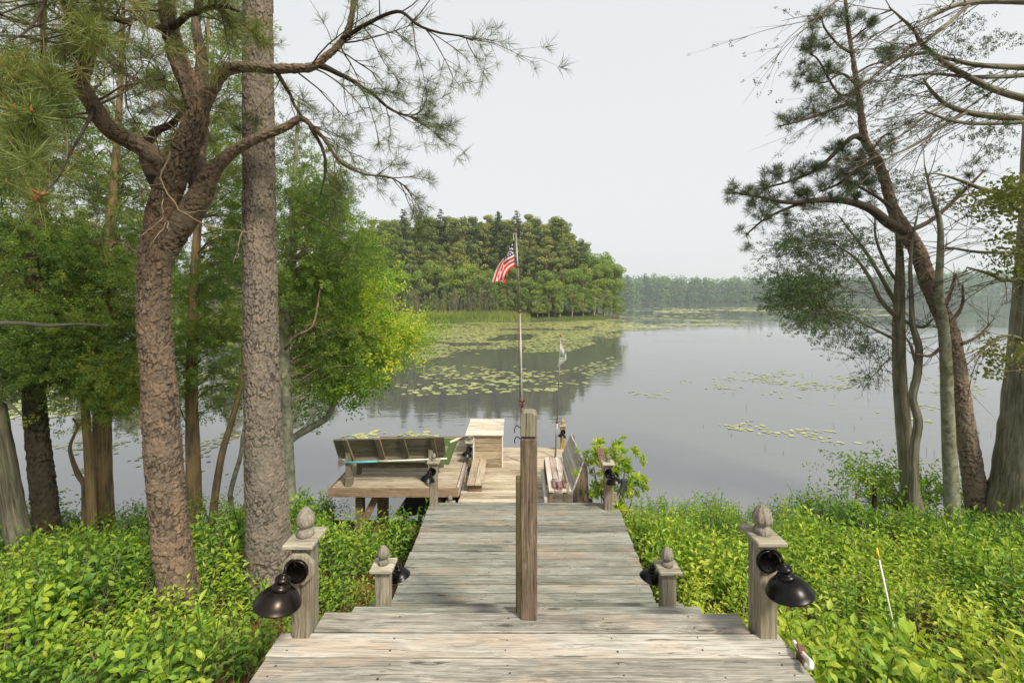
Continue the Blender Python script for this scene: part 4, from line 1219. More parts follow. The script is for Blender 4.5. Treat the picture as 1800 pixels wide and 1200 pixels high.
def crown_fill(mbw, mbc, trunk, poly, d0, d1, ncl, per, size, sig, tpls, tint=.45, tvar=.12, droop=-.25, br=.012, twigpale=False, limb_to=True, flat=(0, 0, 1), lift=.30, bare=0, multi=False):
    if tpls is SPRAY:
        ncl, per, size, sig = max(3, int(ncl*.86)), per*.88, size*.92, sig*1.12
        tint = tint + .10
    C = fill(poly, d0, d1, ncl)
    tz = trunk[:, 2]
    for c in C:
        hd = np.hypot(*(trunk[:, :2] - c[:2]).T)
        score = np.abs(tz - (c[2] - lift*hd)) if not multi else np.linalg.norm(trunk[:, :3] - c, axis=1) + 1.2*np.clip(tz - c[2], 0, None) + np.where(trunk[:, 3] < .006, .3, 0)
        a = trunk[np.argmin(score)]
        v = c - a[:3]; L = np.linalg.norm(v)
        if limb_to and L > .03:
            m = a[:3] + v*.55 + np.array([0, 0, .10*L]) + RNG.normal(0, .05*L, 3)
            pts = spline([a[:3], m, c], 8)
            tube(mbw, pts, np.linspace(min(br, a[3]*.6)*(.6 + .25*L), .003, 8), 5, RNG.uniform(.2, .8), cap=False)
            for b_ in range(bare):
                q = pts[RNG.integers(2, 7)]; grow(mbw, q, unit(v/L + RNG.normal(0, .8, 3)), .35, .004, 1, [], 4, (2, 4), .02)
        n = max(1, RNG.poisson(per))
        off = RNG.normal(size=(n, 3))*np.array([1, 1, .55])*sig
        ct = tint + RNG.normal(0, tvar)
        dirs = unit(off/sig*.6 + v/(L + 1e-6)*.6 + np.array([0, 0, droop]) + RNG.normal(0, .3, (n, 3)))
        place(mbc, tpls, c + off, dirs, size*RNG.uniform(.65, 1.25, n), ct + RNG.normal(0, .07, n) + off[:, 2]/sig*.05, flat=flat)

RNG = np.random.default_rng(101)
# ---- the forked pine with the twisted limbs
t_ = thing('pitch_pine', P(325, 1095, 3.55), 'crooked forking pine at left with twisted limbs and reddish flaking bark', 'tree'); O = t_.location
A_tr = limb([(336, 1135, 64, 3.52), (324, 1085, 60, 3.54), (306, 980, 59, 3.58), (292, 860, 57, 3.6), (286, 780, 57, 3.6), (277, 640, 51, 3.6), (270, 560, 49, 3.6), (272, 480, 50, 3.6), (280, 420, 53, 3.6), (292, 345, 46, 3.55), (322, 270, 44, 3.5), (346, 205, 38, 3.45), (337, 160, 34, 3.4), (312, 100, 30, 3.35), (298, 40, 27, 3.3), (290, -30, 24, 3.25), (280, -120, 18, 3.2)], 60)
wood_part('trunk', A_tr, M['bark_a'], t_, O, seg=150, cell=(.042, .085), depth=.012, res=.0065, flare=.20)
limbs = {
 'right': limb([(276, 500, 22, 3.6), (292, 440, 40, 3.6), (322, 392, 42, 3.58), (352, 345, 40, 3.55), (372, 305, 30, 3.5), (405, 272, 22, 3.45), (450, 246, 18, 3.4), (500, 226, 16, 3.4), (527, 211, 12, 3.42), (548, 224, 10, 3.45), (575, 250, 8, 3.5), (600, 285, 7, 3.55), (640, 305, 5, 3.6), (685, 312, 4, 3.65), (715, 330, 3, 3.7)], 60),
 'stem': limb([(352, 335, 34, 3.7), (347, 290, 30, 3.75), (345, 240, 27, 3.8), (346, 170, 24, 3.85), (350, 90, 20, 3.9), (356, 0, 15, 4.0), (360, -80, 12, 4.05)], 30),
 'upper': limb([(350, 195, 32, 3.46), (366, 165, 26, 3.42), (392, 128, 22, 3.38), (430, 117, 21, 3.35), (480, 118, 19, 3.35), (530, 118, 17, 3.38), (565, 112, 15, 3.4), (592, 85, 14, 3.4), (617, 45, 13, 3.4), (626, 0, 12, 3.4), (632, -60, 9, 3.4)], 44),
 'reach': limb([(560, 114, 12, 3.4), (590, 128, 9, 3.45), (618, 143, 8, 3.5), (650, 165, 7, 3.55), (695, 195, 5, 3.6), (738, 208, 3, 3.65)], 24),
 'out': limb([(600, 70, 8, 3.4), (650, 40, 7, 3.3), (700, 20, 6, 3.2), (740, 45, 5, 3.15), (790, 60, 4, 3.1), (830, 72, 3, 3.1)], 24),
 'hang': limb([(480, 118, 9, 3.35), (500, 150, 7, 3.4), (520, 190, 5, 3.5), (560, 235, 4, 3.55), (585, 260, 3, 3.6)], 20),
 'low': limb([(545, 222, 7, 3.45), (568, 262, 6, 3.5), (572, 300, 5, 3.5), (565, 340, 3, 3.5)], 16),
 'left': limb([(306, 318, 20, 3.55), (290, 294, 30, 3.54), (275, 276, 32, 3.5), (228, 248, 31, 3.4), (182, 222, 31, 3.3), (160, 185, 30, 3.25), (140, 142, 28, 3.2), (155, 100, 26, 3.15), (138, 55, 24, 3.1), (122, 5, 22, 3.05), (115, -70, 18, 3.0)], 50),
 'leftlow': limb([(285, 345, 22, 3.6), (255, 275, 18, 3.75), (272, 235, 14, 3.9), (312, 200, 10, 4.0), (320, 165, 7, 4.1)], 24),
 'side': limb([(140, 138, 14, 3.2), (110, 128, 12, 3.1), (60, 132, 10, 3.0), (0, 128, 9, 2.9), (-80, 120, 7, 2.8)], 24),
 'near': limb([(165, 190, 8, 3.25), (150, 225, 5, 2.7), (120, 280, 4, 2.2), (85, 330, 3.4, 1.75), (64, 346, 3, 1.55)], 24),
 'top': limb([(300, 55, 14, 3.3), (250, 40, 11, 3.1), (200, 35, 9, 2.9), (150, 20, 7, 2.7)], 20),
 'topr': limb([(300, 50, 12, 3.3), (340, 20, 10, 3.1), (380, 10, 8, 2.95), (420, 20, 5, 2.8)], 20),
 'over': limb([(126, 20, 9, 3.1), (90, -10, 6, 2.6), (60, 40, 4.5, 2.2), (20, 70, 3.5, 2.0)], 20),
}
for k, p in limbs.items():
    kn = RNG.normal(0, 1, (9, 3)); kn[:3] *= .2; kn[0] = 0       # knees and kinks
    for c_ in range(3): p[:, c_] += np.interp(np.linspace(0, 8, len(p)), np.arange(9), kn[:, c_])*np.clip(p[:, 3]*.55, .004, .02)
    p[:, 3] *= np.linspace(1, .84, len(p))
    big = p[:, 3].max() > .05
    wood_part('limb', p, M['bark_a'] if k in ('stem',) else M['bark_limb'], t_, O, plates=big, seg=70, cell=(.033, .05), depth=.007, res=.008)
tw, cr = MB(), MB()
tips = []
spawn(tw, limbs['left'], tips, 18, .75, .40, 1.0, 2, .009, .3, (-.25, .15, .1))
spawn(tw, limbs['leftlow'], tips, 7, .6, .3, 1.0, 2, .007, .3, (-.2, .3, .1))
spawn(tw, limbs['side'], tips, 12, .70, .15, 1.0, 2, .007, .5, (0, -.1, .0))
spawn(tw, limbs['top'], tips, 9, .6, .2, 1.0, 2, .006, .4, (0, -.1, .1))
spawn(tw, limbs['topr'], tips, 6, .34, .3, 1.0, 2, .006, .4, (0, -.1, .15))
spawn(tw, limbs['over'], tips, 8, .5, .3, 1.0, 2, .006, .4, (0, 0, -.1))
spawn(tw, limbs['near'], tips, 4, .30, .30, .75, 2, .005, .4, (-.3, 0, .0))
spawn(tw, A_tr, tips, 6, .5, .86, 1.0, 2, .008, .2, (-.2, -.2, .2))
spawn(tw, limbs['stem'], tips, 7, .5, .6, 1.0, 2, .007, .3, (.1, .3, .1))
tl = []
spawn(tw, limbs['upper'], tl, 9, .55, .42, 1.0, 1, .007, .45, (.30, 0, .0), droop=.03, kids=(4, 7))
spawn(tw, limbs['out'], tl, 13, .42, .05, .95, 1, .005, .8, (.10, 0, -.12), .7, droop=.02, kids=(3, 5))
spawn(tw, limbs['reach'], tl, 13, .38, .15, 1.0, 1, .005, .8, (.15, 0, -.10), .6, droop=.02)
spawn(tw, limbs['right'], tl, 14, .36, .60, 1.0, 1, .005, .8, (.15, 0, -.0), .6, droop=.01)
spawn(tw, limbs['hang'], tl, 7, .34, .10, 1.0, 1, .004, .6, (.1, 0, -.1), .7)
spawn(tw, limbs['low'], tl, 5, .26, .1, 1.0, 1, .004, .6, (.05, 0, -.1), .7)
for nm in ('out', 'reach', 'right', 'low', 'hang'):
    q, r, d = along(limbs[nm], 1.0); tl.append((q, d, 0))
def clear(p):
    """the fork itself carries no needles in front of it"""
    px = CX + p[:, 0]*F/p[:, 1]; py = HY - (p[:, 2] - HC)*F/p[:, 1]
    return ((p[:, 1] < 3.9) & in_poly(px, py, [(415, -80), (505, -80), (505, 105), (415, 105)]) & (np.arange(len(px)) % 3 > 0)) | (p[:, 1] < 3.6) & in_poly(px, py, [(150, 95), (430, 95), (560, 90), (540, 240), (420, 300), (400, 480), (215, 500), (200, 330), (130, 230), (110, 120)])
_cl = clear(np.array([q for q, d, k in tips])); tips = [x for x, c in zip(tips, _cl) if not c or RNG.random() < .08]
p1 = tufts(cr, tips, TUFT, .115, .60, var=.18)
mbt = [x for x in tips if RNG.random() < .4]
tufts(cr, [(q - d*.09, d, k) for q, d, k in mbt], TUFT, .11, .48)
p2 = tufts(cr, tl, TUFT, .10, .30, lambda p, k: (k >= 0) | (RNG.random(len(p)) < .5))
q, r, d = along(limbs['near'], 1.0)
place(cr, TUFT_BIG, [q, q + [-.05, .02, .14], q + [.02, .3, .02]], [d + [-.2, 0, .6], d + [0, 0, 1.2], d], [.125, .13, .12], [.62, .6, .55])
# dead, bare hanging twigs in front of the fork
dd = MB(); bt = []
for rows in ([(300, 268, 6, 3.3), (282, 310, 5, 3.2), (300, 350, 5, 3.15), (330, 378, 4, 3.1), (375, 400, 3, 3.1), (430, 406, 2.5, 3.1), (455, 403, 2, 3.1), (462, 385, 1.5, 3.1)],
             [(288, 322, 4, 3.2), (255, 330, 3, 3.15), (243, 360, 2, 3.1)], [(286, 335, 4, 3.2), (285, 370, 3, 3.15), (297, 408, 2, 3.1)],
             [(160, 104, 5, 3.1), (215, 118, 4, 3.05), (262, 150, 3.5, 3.0), (310, 172, 2.5, 3.0), (345, 168, 1.5, 3.0)],
             [(165, 106, 4, 3.1), (220, 125, 3.5, 3.0), (270, 160, 3, 2.95), (330, 200, 2, 2.9)],
             [(262, 455, 7, 3.6), (220, 432, 6, 3.5), (205, 425, 3, 3.45)], [(205, 5, 4, 2.8), (225, 20, 4, 2.8), (236, 45, 3, 2.8)]):
    p = limb(rows, 20); tube(dd, p[:, :3] + RNG.normal(0, .007, (20, 3)), p[:, 3]*.5, 6)
    spawn(dd, p, bt, 3, .22, .3, .95, 1, .003, .7, (0, 0, -.05), kids=(1, 3))
spawn(dd, limbs['right'], bt, 6, .28, .55, .85, 1, .003, .4, (.2, 0, -.3), kids=(2, 4))
spawn(dd, limbs['reach'], bt, 7, .24, .2, .9, 0, .004, .6, (.35, 0, .25))
spawn(dd, limbs['leftlow'], bt, 14, .45, .2, 1.0, 1, .005, .3, (0, .2, .15), kids=(3, 5))
spawn(dd, A_tr, bt, 14, .55, .52, .72, 1, .005, .1, (-.4, .2, .1), kids=(2, 4))
tw.build('twigs', M['twig'], t_, O, smooth=True)
dd.build('bare_twigs', M['twig_pale'], t_, O, smooth=True)
cr.build('crown', M['needle'], t_, O)
bu = MB()
for q, d, k in [x for x in tips if x[2] >= 0 and RNG.random() < .25]:
    lathe(bu, np.array([(0, 0), (.006, .004), (.007, .014), (.003, .03), (0, .034)])*.8, 6, None, q)
q, r, d = along(limbs['near'], 1.0)
for k in range(7):
    lathe(bu, np.array([(0, 0), (.006, .004), (.007, .014), (.003, .03), (0, .034)])*.9, 6, rotx(RNG.normal(0, .5)) @ roty(RNG.normal(0, .5)), q + RNG.normal(0, .008, 3))
bu.build('buds', M['bud'], t_, O)

RNG = np.random.default_rng(102)
# ---- the tall straight pine in front of it
t_ = thing('tall_pine', P(475, 1045, 3.9), 'tall straight pine trunk left of the walkway, grey plated bark', 'tree'); O = t_.location
B_tr = limb([(482, 1085, 84, 3.9), (475, 1030, 76, 3.9), (470, 900, 70, 3.9), (465, 800, 64, 3.9), (460, 640, 58, 3.9), (457, 450, 54, 3.9), (455, 250, 52, 3.9), (453, 0, 48, 3.9), (452, -260, 46, 3.9), (450, -700, 38, 3.9)], 60)
wood_part('trunk', B_tr, M['bark_b'], t_, O, seg=160, cell=(.036, .082), depth=.010, res=.007, flare=.20)
tw, cr, tips = MB(), MB(), []
for k in range(9):
    z = RNG.uniform(6.3, 7.6); a = RNG.uniform(0, 6.28)
    q = np.array([np.interp(z, B_tr[:, 2], B_tr[:, 0]), 3.9, z])
    grow(tw, q, [math.cos(a), math.sin(a), .1], 1.4, .02, 2, tips, 6, (3, 5), .0, .2, .8, .5)
tufts(cr, tips, TUFT, .12, .45)
tw.build('twigs', M['twig'], t_, O, smooth=True); cr.build('crown', M['needle'], t_, O)

RNG = np.random.default_rng(103)
# ---- thin grey tree behind it with dark feathery foliage
t_ = thing('slender_cedar', P(512, 905, 6.1), 'slender grey trunk close behind the tall pine, with dark feathery foliage', 'tree'); O = t_.location
C_tr = limb([(513, 912, 22, 6.1), (508, 830, 19, 6.1), (503, 700, 18, 6.1), (500, 600, 17, 6.1), (505, 530, 15, 6.1), (511, 450, 12, 6.1), (514, 380, 10, 6.1), (517, 320, 8, 6.1), (522, 240, 6, 6.1), (526, 170, 4, 6.1)], 40)
wood_part('trunk', C_tr, M['bark_pale'], t_, O, plates=False)
tw, cr = MB(), MB()
crown_fill(tw, cr, C_tr, [(505, 330), (545, 330), (590, 350), (615, 385), (650, 420), (640, 455), (600, 470), (570, 520), (500, 560), (480, 420)], 5.6, 7.2, 95, 34, .17, .15, SPRAY, .40, .10)
crown_fill(tw, cr, C_tr, [(490, 215), (560, 250), (600, 330), (560, 370), (495, 350)], 5.6, 7.0, 32, 22, .16, .15, SPRAY, .38, .10)
crown_fill(tw, cr, C_tr, [(505, 560), (600, 520), (650, 560), (640, 640), (560, 670), (505, 660)], 6.0, 7.2, 42, 26, .17, .16, SPRAY, .36, .10)
for rows in ([(502, 612, 7, 6.0), (522, 590, 6, 5.8), (545, 578, 5, 5.7), (556, 550, 4, 5.7), (568, 465, 1.5, 5.7)], [(511, 458, 4, 6.0), (545, 460, 3, 5.8), (590, 464, 2.4, 5.7), (630, 452, 1.4, 5.6)], [(516, 372, 5, 6.0), (545, 380, 4, 5.8), (580, 398, 3, 5.7), (610, 415, 2, 5.6)]):
    p = limb(rows, 20); tube(tw, p[:, :3], p[:, 3], 6); spawn(tw, p, [], 4, .25, .3, .95, 1, .003, .7, (0, 0, 0), kids=(1, 3))
tw.build('branches', M['twig_pale'], t_, O, smooth=True); cr.build('crown', M['cedar'], t_, O)

RNG = np.random.default_rng(104)
# ---- leaning shore tree with lime leaves
t_ = thing('leaning_tree', P(425, 935, 6.5), 'leaning pale tree at the shore with bright lime leaves hanging over the water', 'tree'); O = t_.location
D_tr = limb([(420, 945, 22, 6.5), (432, 905, 20, 6.5), (447, 860, 17, 6.55), (470, 812, 15, 6.7), (515, 770, 13, 7.0), (548, 750, 12, 7.2), (576, 732, 11, 7.3), (590, 700, 9, 7.5), (603, 655, 7, 7.6), (625, 600, 5, 7.8), (650, 555, 3, 7.9)], 44)
wood_part('trunk', D_tr, M['bark_pale'], t_, O, plates=False)
tw, cr = MB(), MB()
crown_fill(tw, cr, D_tr, [(560, 520), (600, 480), (640, 470), (672, 490), (660, 540), (690, 570), (735, 562), (728, 590), (700, 615), (690, 650), (650, 670), (610, 690), (570, 680), (530, 640), (520, 570)], 6.9, 8.6, 92, 22, .95, .21, TWIGL, .50, .15, -.1, .010, lift=.1)
crown_fill(tw, cr, D_tr, [(650, 490), (672, 500), (662, 545), (735, 562), (690, 640), (660, 640), (620, 560)], 6.8, 7.8, 30, 18, .95, .19, TWIGL, .70, .14, -.1, .008, lift=.1)
crown_fill(tw, cr, D_tr, [(510, 650), (640, 660), (620, 720), (560, 730), (510, 745)], 6.9, 8.2, 14, 12, .95, .15, TWIGL, .45, .12, -.1, .008, lift=.1)
tw.build('branches', M['twig_pale'], t_, O, smooth=True); cr.build('crown', M['lime'], t_, O)

RNG = np.random.default_rng(105)
# ---- the screen of cedars behind the left pines
CN = [0]
def cedar(name, label, rows, dist, mat, regions, tmat='cedar', plates=False, seg=40, tint=.42, twig='twig', extra=None, cell=(.04, .07)):
    global RNG
    CN[0] += 1; RNG = np.random.default_rng(300 + CN[0])
    tr = limb([(r + (dist,))[:4] if len(r) == 3 else r for r in rows], 44)
    t_ = thing(name, tr[0, :3], label, 'tree'); O = t_.location
    wood_part('trunk', tr, M[mat], t_, O, plates=plates, **(dict(seg=seg, cell=cell, depth=.016, res=.016) if plates else {}))
    if extra:
        for e in extra:
            wood_part('limb', limb(e, 24, dist), M[mat], t_, O, plates=False)
    tw, cr = MB(), MB()
    for poly, d0, d1, ncl, per, tt in regions:
        crown_fill(tw, cr, tr, poly, d0, d1, ncl, per, .17, .17, SPRAY, tt, .11, bare=1 if RNG.random() < .5 else 0)
    tw.build('branches', M[twig], t_, O, smooth=True); cr.build('crown', M[tmat], t_, O)
    return t_

cedar('cedar', 'sunlit cedar trunk between the two big left pines, thickest of the slim stems there', [(341, 935, 30), (341, 880, 25), (339, 780, 22), (337, 700, 19), (338, 600, 17), (342, 480, 14), (352, 330, 11), (360, 180, 8), (366, 40, 5), (370, -80, 3)], 6.3, 'bark_cedar',
      [([(300, 440), (430, 430), (440, 560), (430, 690), (390, 735), (310, 720), (300, 600)], 5.7, 7.2, 85, 28, .42), ([(355, 120), (430, 60), (430, 440), (360, 430)], 5.8, 7.4, 75, 26, .50), ([(330, -60), (420, -60), (430, 100), (340, 120)], 5.8, 7.2, 30, 24, .42)])
cedar('cedar', 'tall cedar with a straight brown trunk, left of the crooked pine, yellowish lower sprays', [(186, 945, 32), (183, 900, 29), (180, 800, 27), (180, 700, 25), (183, 590, 22), (190, 470, 18), (200, 330, 13), (210, 180, 9), (216, 40, 6), (220, -80, 3)], 6.0, 'bark_cedar',
      [([(120, 560), (255, 540), (262, 660), (250, 700), (150, 690), (100, 650)], 5.3, 6.6, 75, 28, .42), ([(150, 650), (262, 640), (262, 715), (160, 735)], 5.3, 6.2, 26, 26, .74), ([(60, 380), (260, 380), (262, 560), (60, 560)], 5.5, 7.2, 95, 28, .42), ([(120, 120), (300, 120), (320, 380), (100, 380)], 5.8, 7.6, 75, 24, .46)])
cedar('cedar', 'thin reddish cedar stem standing right against the straight brown cedar trunk', [(163, 945, 15), (160, 880, 14), (155, 790, 13), (150, 720, 12), (147, 640, 10), (144, 560, 7)], 5.7, 'bark_cedar',
      [([(100, 590), (170, 590), (190, 640), (150, 690), (90, 660)], 5.3, 6.2, 26, 26, .36)], extra=[[(150, 940, 10), (149, 880, 9), (148, 850, 9), (138, 835, 8), (125, 800, 6), (124, 780, 5), (136, 750, 4), (128, 735, 3)]])
cedar('rough_pine', 'dark rough barked pine, second trunk from the left edge', [(92, 985, 44), (84, 930, 38), (75, 850, 36), (66, 770, 34), (60, 690, 32), (62, 600, 30), (66, 520, 27), (68, 420, 23), (72, 280, 17), (76, 120, 11), (78, -60, 6)], 5.5, 'bark_dark',
      [([(0, 560), (110, 570), (120, 650), (60, 690), (0, 690)], 5.0, 6.4, 48, 28, .38), ([(0, 420), (160, 400), (170, 560), (0, 570)], 5.0, 7.0, 75, 28, .40), ([(-40, 120), (130, 120), (130, 420), (-40, 430)], 5.4, 7.2, 70, 26, .40)], plates=True, seg=60)
cedar('grey_cedar', 'smooth grey cedar trunk leaning in from the left edge of the view', [(50, 1010, 42), (40, 975, 37), (22, 890, 33), (6, 800, 31), (-8, 720, 29), (-26, 600, 26), (-40, 450, 21), (-55, 250, 18), (-60, 50, 10)], 5.1, 'bark_grey',
      [([(-80, 540), (40, 560), (60, 640), (20, 700), (-80, 690)], 4.8, 6.0, 36, 26, .36), ([(-120, 250), (40, 250), (40, 540), (-120, 540)], 4.8, 6.4, 50, 24, .40)],
      extra=[[(-30, 570, 8, 4.4), (30, 568, 7, 4.2), (90, 572, 6, 4.1), (150, 570, 5, 4.05), (192, 574, 2, 4.0)], [(-2, 700, 5), (20, 712, 4), (38, 730, 2)]], twig='twig')
cedar('sapling', 'slim mustard coloured sapling curving right, just left of the tall straight pine', [(369, 940, 15), (375, 900, 13), (381, 850, 12), (392, 790, 11), (406, 745, 10), (420, 690, 8), (428, 620, 6), (432, 540, 4)], 6.25, 'bark_cedar',
      [([(395, 560), (440, 560), (440, 700), (400, 700)], 6.0, 6.6, 14, 18, .45)])
cedar('sapling', 'thinnest wavy sapling at the waterline, just left of the tall straight pine', [(407, 935, 10), (408, 900, 9), (405, 870, 8), (412, 838, 8), (423, 800, 7), (428, 760, 6), (437, 725, 5), (440, 660, 3)], 6.4, 'bark_pale',
      [([(420, 640), (445, 640), (445, 700), (425, 700)], 6.2, 6.6, 5, 14, .45)])

RNG = np.random.default_rng(106)
# ---- right hand group: twisted pine
t_ = thing('twisted_pine', P(1722, 920, 6.4), 'twisted leaning pine at right with tufted branches reaching left over the lake', 'tree'); O = t_.location
K_tr = limb([(1730, 945, 40.3, 6.35), (1720, 900, 34.6, 6.4), (1708, 820, 31.7, 6.4), (1694, 740, 30.2, 6.4), (1680, 640, 28.8, 6.4), (1668, 580, 27.4, 6.4), (1645, 530, 25.9, 6.4), (1628, 485, 25.9, 6.4), (1612, 440, 24.5, 6.4), (1592, 408, 24.5, 6.4), (1570, 368, 18.7, 6.4), (1556, 320, 16.6, 6.4), (1541, 280, 15.1, 6.4), (1520, 245, 13.0, 6.4), (1512, 190, 10.8, 6.4), (1503, 125, 8.6, 6.4), (1492, 55, 6.5, 6.4), (1486, 5, 5.0, 6.4), (1484, -40, 2.9, 6.4)], 70)
wood_part('trunk', K_tr, M['bark_k'], t_, O, seg=80, cell=(.05, .08), depth=.014, res=.012, flare=.1)
KL = [limb(r, 30) for r in (
 [(1592, 408, 20, 6.4), (1562, 392, 17, 6.3), (1528, 366, 14, 6.2), (1484, 353, 11, 6.1), (1435, 352, 9, 6.0), (1385, 356, 7, 5.9), (1335, 346, 5, 5.85), (1288, 338, 3, 5.8)],
 [(1440, 352, 7, 6.0), (1395, 362, 5, 5.95), (1345, 385, 4, 5.9), (1312, 412, 2.5, 5.9)],
 [(1522, 248, 10, 6.4), (1502, 240, 9, 6.3), (1475, 262, 7, 6.2), (1438, 296, 6, 6.1), (1390, 318, 4, 6.0), (1345, 330, 3, 6.0)],
 [(1513, 182, 7, 6.4), (1482, 186, 6, 6.3), (1440, 202, 5, 6.2), (1405, 213, 3.5, 6.1), (1370, 222, 2.5, 6.1)],
 [(1506, 150, 5, 6.4), (1480, 130, 4, 6.3), (1450, 145, 3, 6.2), (1420, 142, 2, 6.2)],
 [(1508, 160, 5, 6.4), (1475, 165, 4, 6.3), (1440, 108, 3, 6.2), (1425, 95, 2, 6.2)],
 [(1500, 95, 5, 6.4), (1475, 80, 4, 6.3), (1450, 50, 3, 6.2), (1445, 30, 2, 6.2)],
 [(1497, 70, 4, 6.4), (1515, 55, 3, 6.4), (1530, 45, 2, 6.4)], [(1504, 130, 4, 6.4), (1530, 115, 3, 6.4), (1552, 110, 2, 6.4)],
 [(1543, 285, 7, 6.4), (1515, 292, 6, 6.3), (1480, 320, 5, 6.2), (1445, 335, 3, 6.1)],
 [(1575, 372, 6, 6.4), (1540, 345, 5, 6.2), (1490, 318, 3, 6.1)],
 [(1535, 262, 4, 6.4), (1552, 240, 3, 6.4), (1566, 235, 2, 6.4)],
 [(1592, 408, 9, 6.4), (1640, 385, 7, 6.5), (1700, 330, 5, 6.7), (1730, 300, 3, 6.8)])]
for p in KL: wood_part('limb', p, M['bark_k'], t_, O, plates=False)
tw, cr, tips = MB(), MB(), []
for p, n in zip(KL, (34, 12, 18, 14, 8, 9, 8, 5, 5, 12, 8, 4, 5)):
    spawn(tw, p, tips, n, .22, .25, 1.0, 1, .005, .55, (-.1, 0, .25), kids=(2, 4), up=.06)
    q, r, d = along(p, 1.0); tips += [(q, d, 0), (q, d + [0, 0, .5], 0)]
spawn(tw, K_tr, tips, 16, .28, .86, 1.0, 1, .005, .3, (-.35, 0, .1), kids=(2, 4))
tufts(cr, tips, TUFT_K, .105, .42, var=.15, upb=.35)
crown_fill(tw, cr, K_tr, [(1440, 150), (1500, 145), (1525, 150), (1515, 200), (1440, 205)], 6.0, 6.6, 12, 8, .09, .12, TUFT_K, .55, .1, .3, .004)
crown_fill(tw, cr, K_tr, [(1450, 270), (1550, 255), (1560, 300), (1470, 330)], 6.0, 6.6, 14, 8, .09, .12, TUFT_K, .5, .1, .3, .004)
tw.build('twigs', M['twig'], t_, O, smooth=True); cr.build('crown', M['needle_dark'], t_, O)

RNG = np.random.default_rng(107)
# ---- cedar under it, dark crown leaning left
t_ = thing('shore_cedar', P(1607, 905, 6.6), 'cedar left of the twisted pine, dense dark foliage on its lake side only', 'tree'); O = t_.location
L_tr = limb([(1612, 915, 30.6, 6.6), (1600, 860, 27.2, 6.6), (1592, 790, 23.8, 6.6), (1584, 700, 21.2, 6.6), (1580, 620, 19.6, 6.6), (1580, 540, 17.0, 6.6), (1582, 470, 12.8, 6.6), (1578, 400, 8.5, 6.6), (1568, 340, 5.1, 6.6), (1560, 300, 2.5, 6.6)], 40)
wood_part('trunk', L_tr, M['bark_grey'], t_, O, plates=False)
LL = [limb(r, 24) for r in ([(1580, 560, 8.7, 6.6), (1550, 530, 6.8, 6.5), (1530, 490, 5.6, 6.4), (1505, 455, 4.3, 6.3), (1470, 430, 2.5, 6.2)], [(1581, 545, 7.4, 6.6), (1545, 480, 6.2, 6.6), (1520, 440, 5.0, 6.5), (1490, 400, 3.1, 6.5), (1475, 380, 1.9, 6.4)], [(1580, 600, 5.6, 6.6), (1540, 580, 4.3, 6.5), (1500, 560, 3.1, 6.3), (1450, 545, 1.9, 6.2)], [(1582, 500, 5.6, 6.6), (1560, 470, 5.0, 6.6), (1540, 420, 3.7, 6.6), (1538, 380, 2.5, 6.6)], [(1580, 560, 5.6, 6.6), (1620, 575, 5.0, 6.6), (1640, 560, 3.1, 6.6)], [(1582, 620, 3.1, 6.6), (1558, 635, 2.5, 6.5), (1535, 660, 1.9, 6.4), (1520, 665, 1.2, 6.4)])]
for p in LL: wood_part('limb', p, M['bark_grey'], t_, O, plates=False)
tw, cr = MB(), MB()
L_all = np.concatenate([L_tr[8:]] + LL)
crown_fill(tw, cr, L_all, [(1355, 440), (1400, 400), (1470, 385), (1520, 400), (1540, 440), (1500, 480), (1500, 540), (1470, 580), (1430, 575), (1400, 550), (1360, 530), (1340, 470)], 5.8, 7.0, 84, 22, .105, .125, SPRAY_S, .50, .13, -.1, .006, bare=2, multi=True)
crown_fill(tw, cr, L_all, [(1360, 500), (1450, 480), (1470, 560), (1420, 580), (1365, 545)], 5.8, 6.6, 30, 24, .10, .115, SPRAY_S, .58, .1, -.1, .005, multi=True)
crown_fill(tw, cr, L_all, [(1440, 590), (1480, 575), (1535, 590), (1540, 630), (1480, 625)], 6.0, 6.6, 15, 15, .10, .10, SPRAY_S, .22, .1, -.1, .005, bare=1, multi=True)
crown_fill(tw, cr, L_all, [(1500, 650), (1540, 650), (1540, 672), (1505, 672)], 6.2, 6.5, 4, 14, .09, .07, SPRAY_S, .2, .1, -.1, .005, multi=True)
crown_fill(tw, cr, L_all, [(1500, 320), (1600, 310), (1620, 360), (1540, 380)], 6.2, 7.0, 14, 10, .10, .12, SPRAY_S, .3, .1, -.1, .005, bare=1, multi=True)
for p in LL: spawn(tw, p, [], 9, .40, .15, .9, 2, .005, .3, (-.15, 0, -.05), kids=(2, 4))
spawn(tw, L_tr, [], 22, .5, .40, .80, 2, .006, .0, (-.1, 0, .05), kids=(2, 4))
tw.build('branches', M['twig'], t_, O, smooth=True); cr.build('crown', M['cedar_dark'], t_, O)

RNG = np.random.default_rng(108)
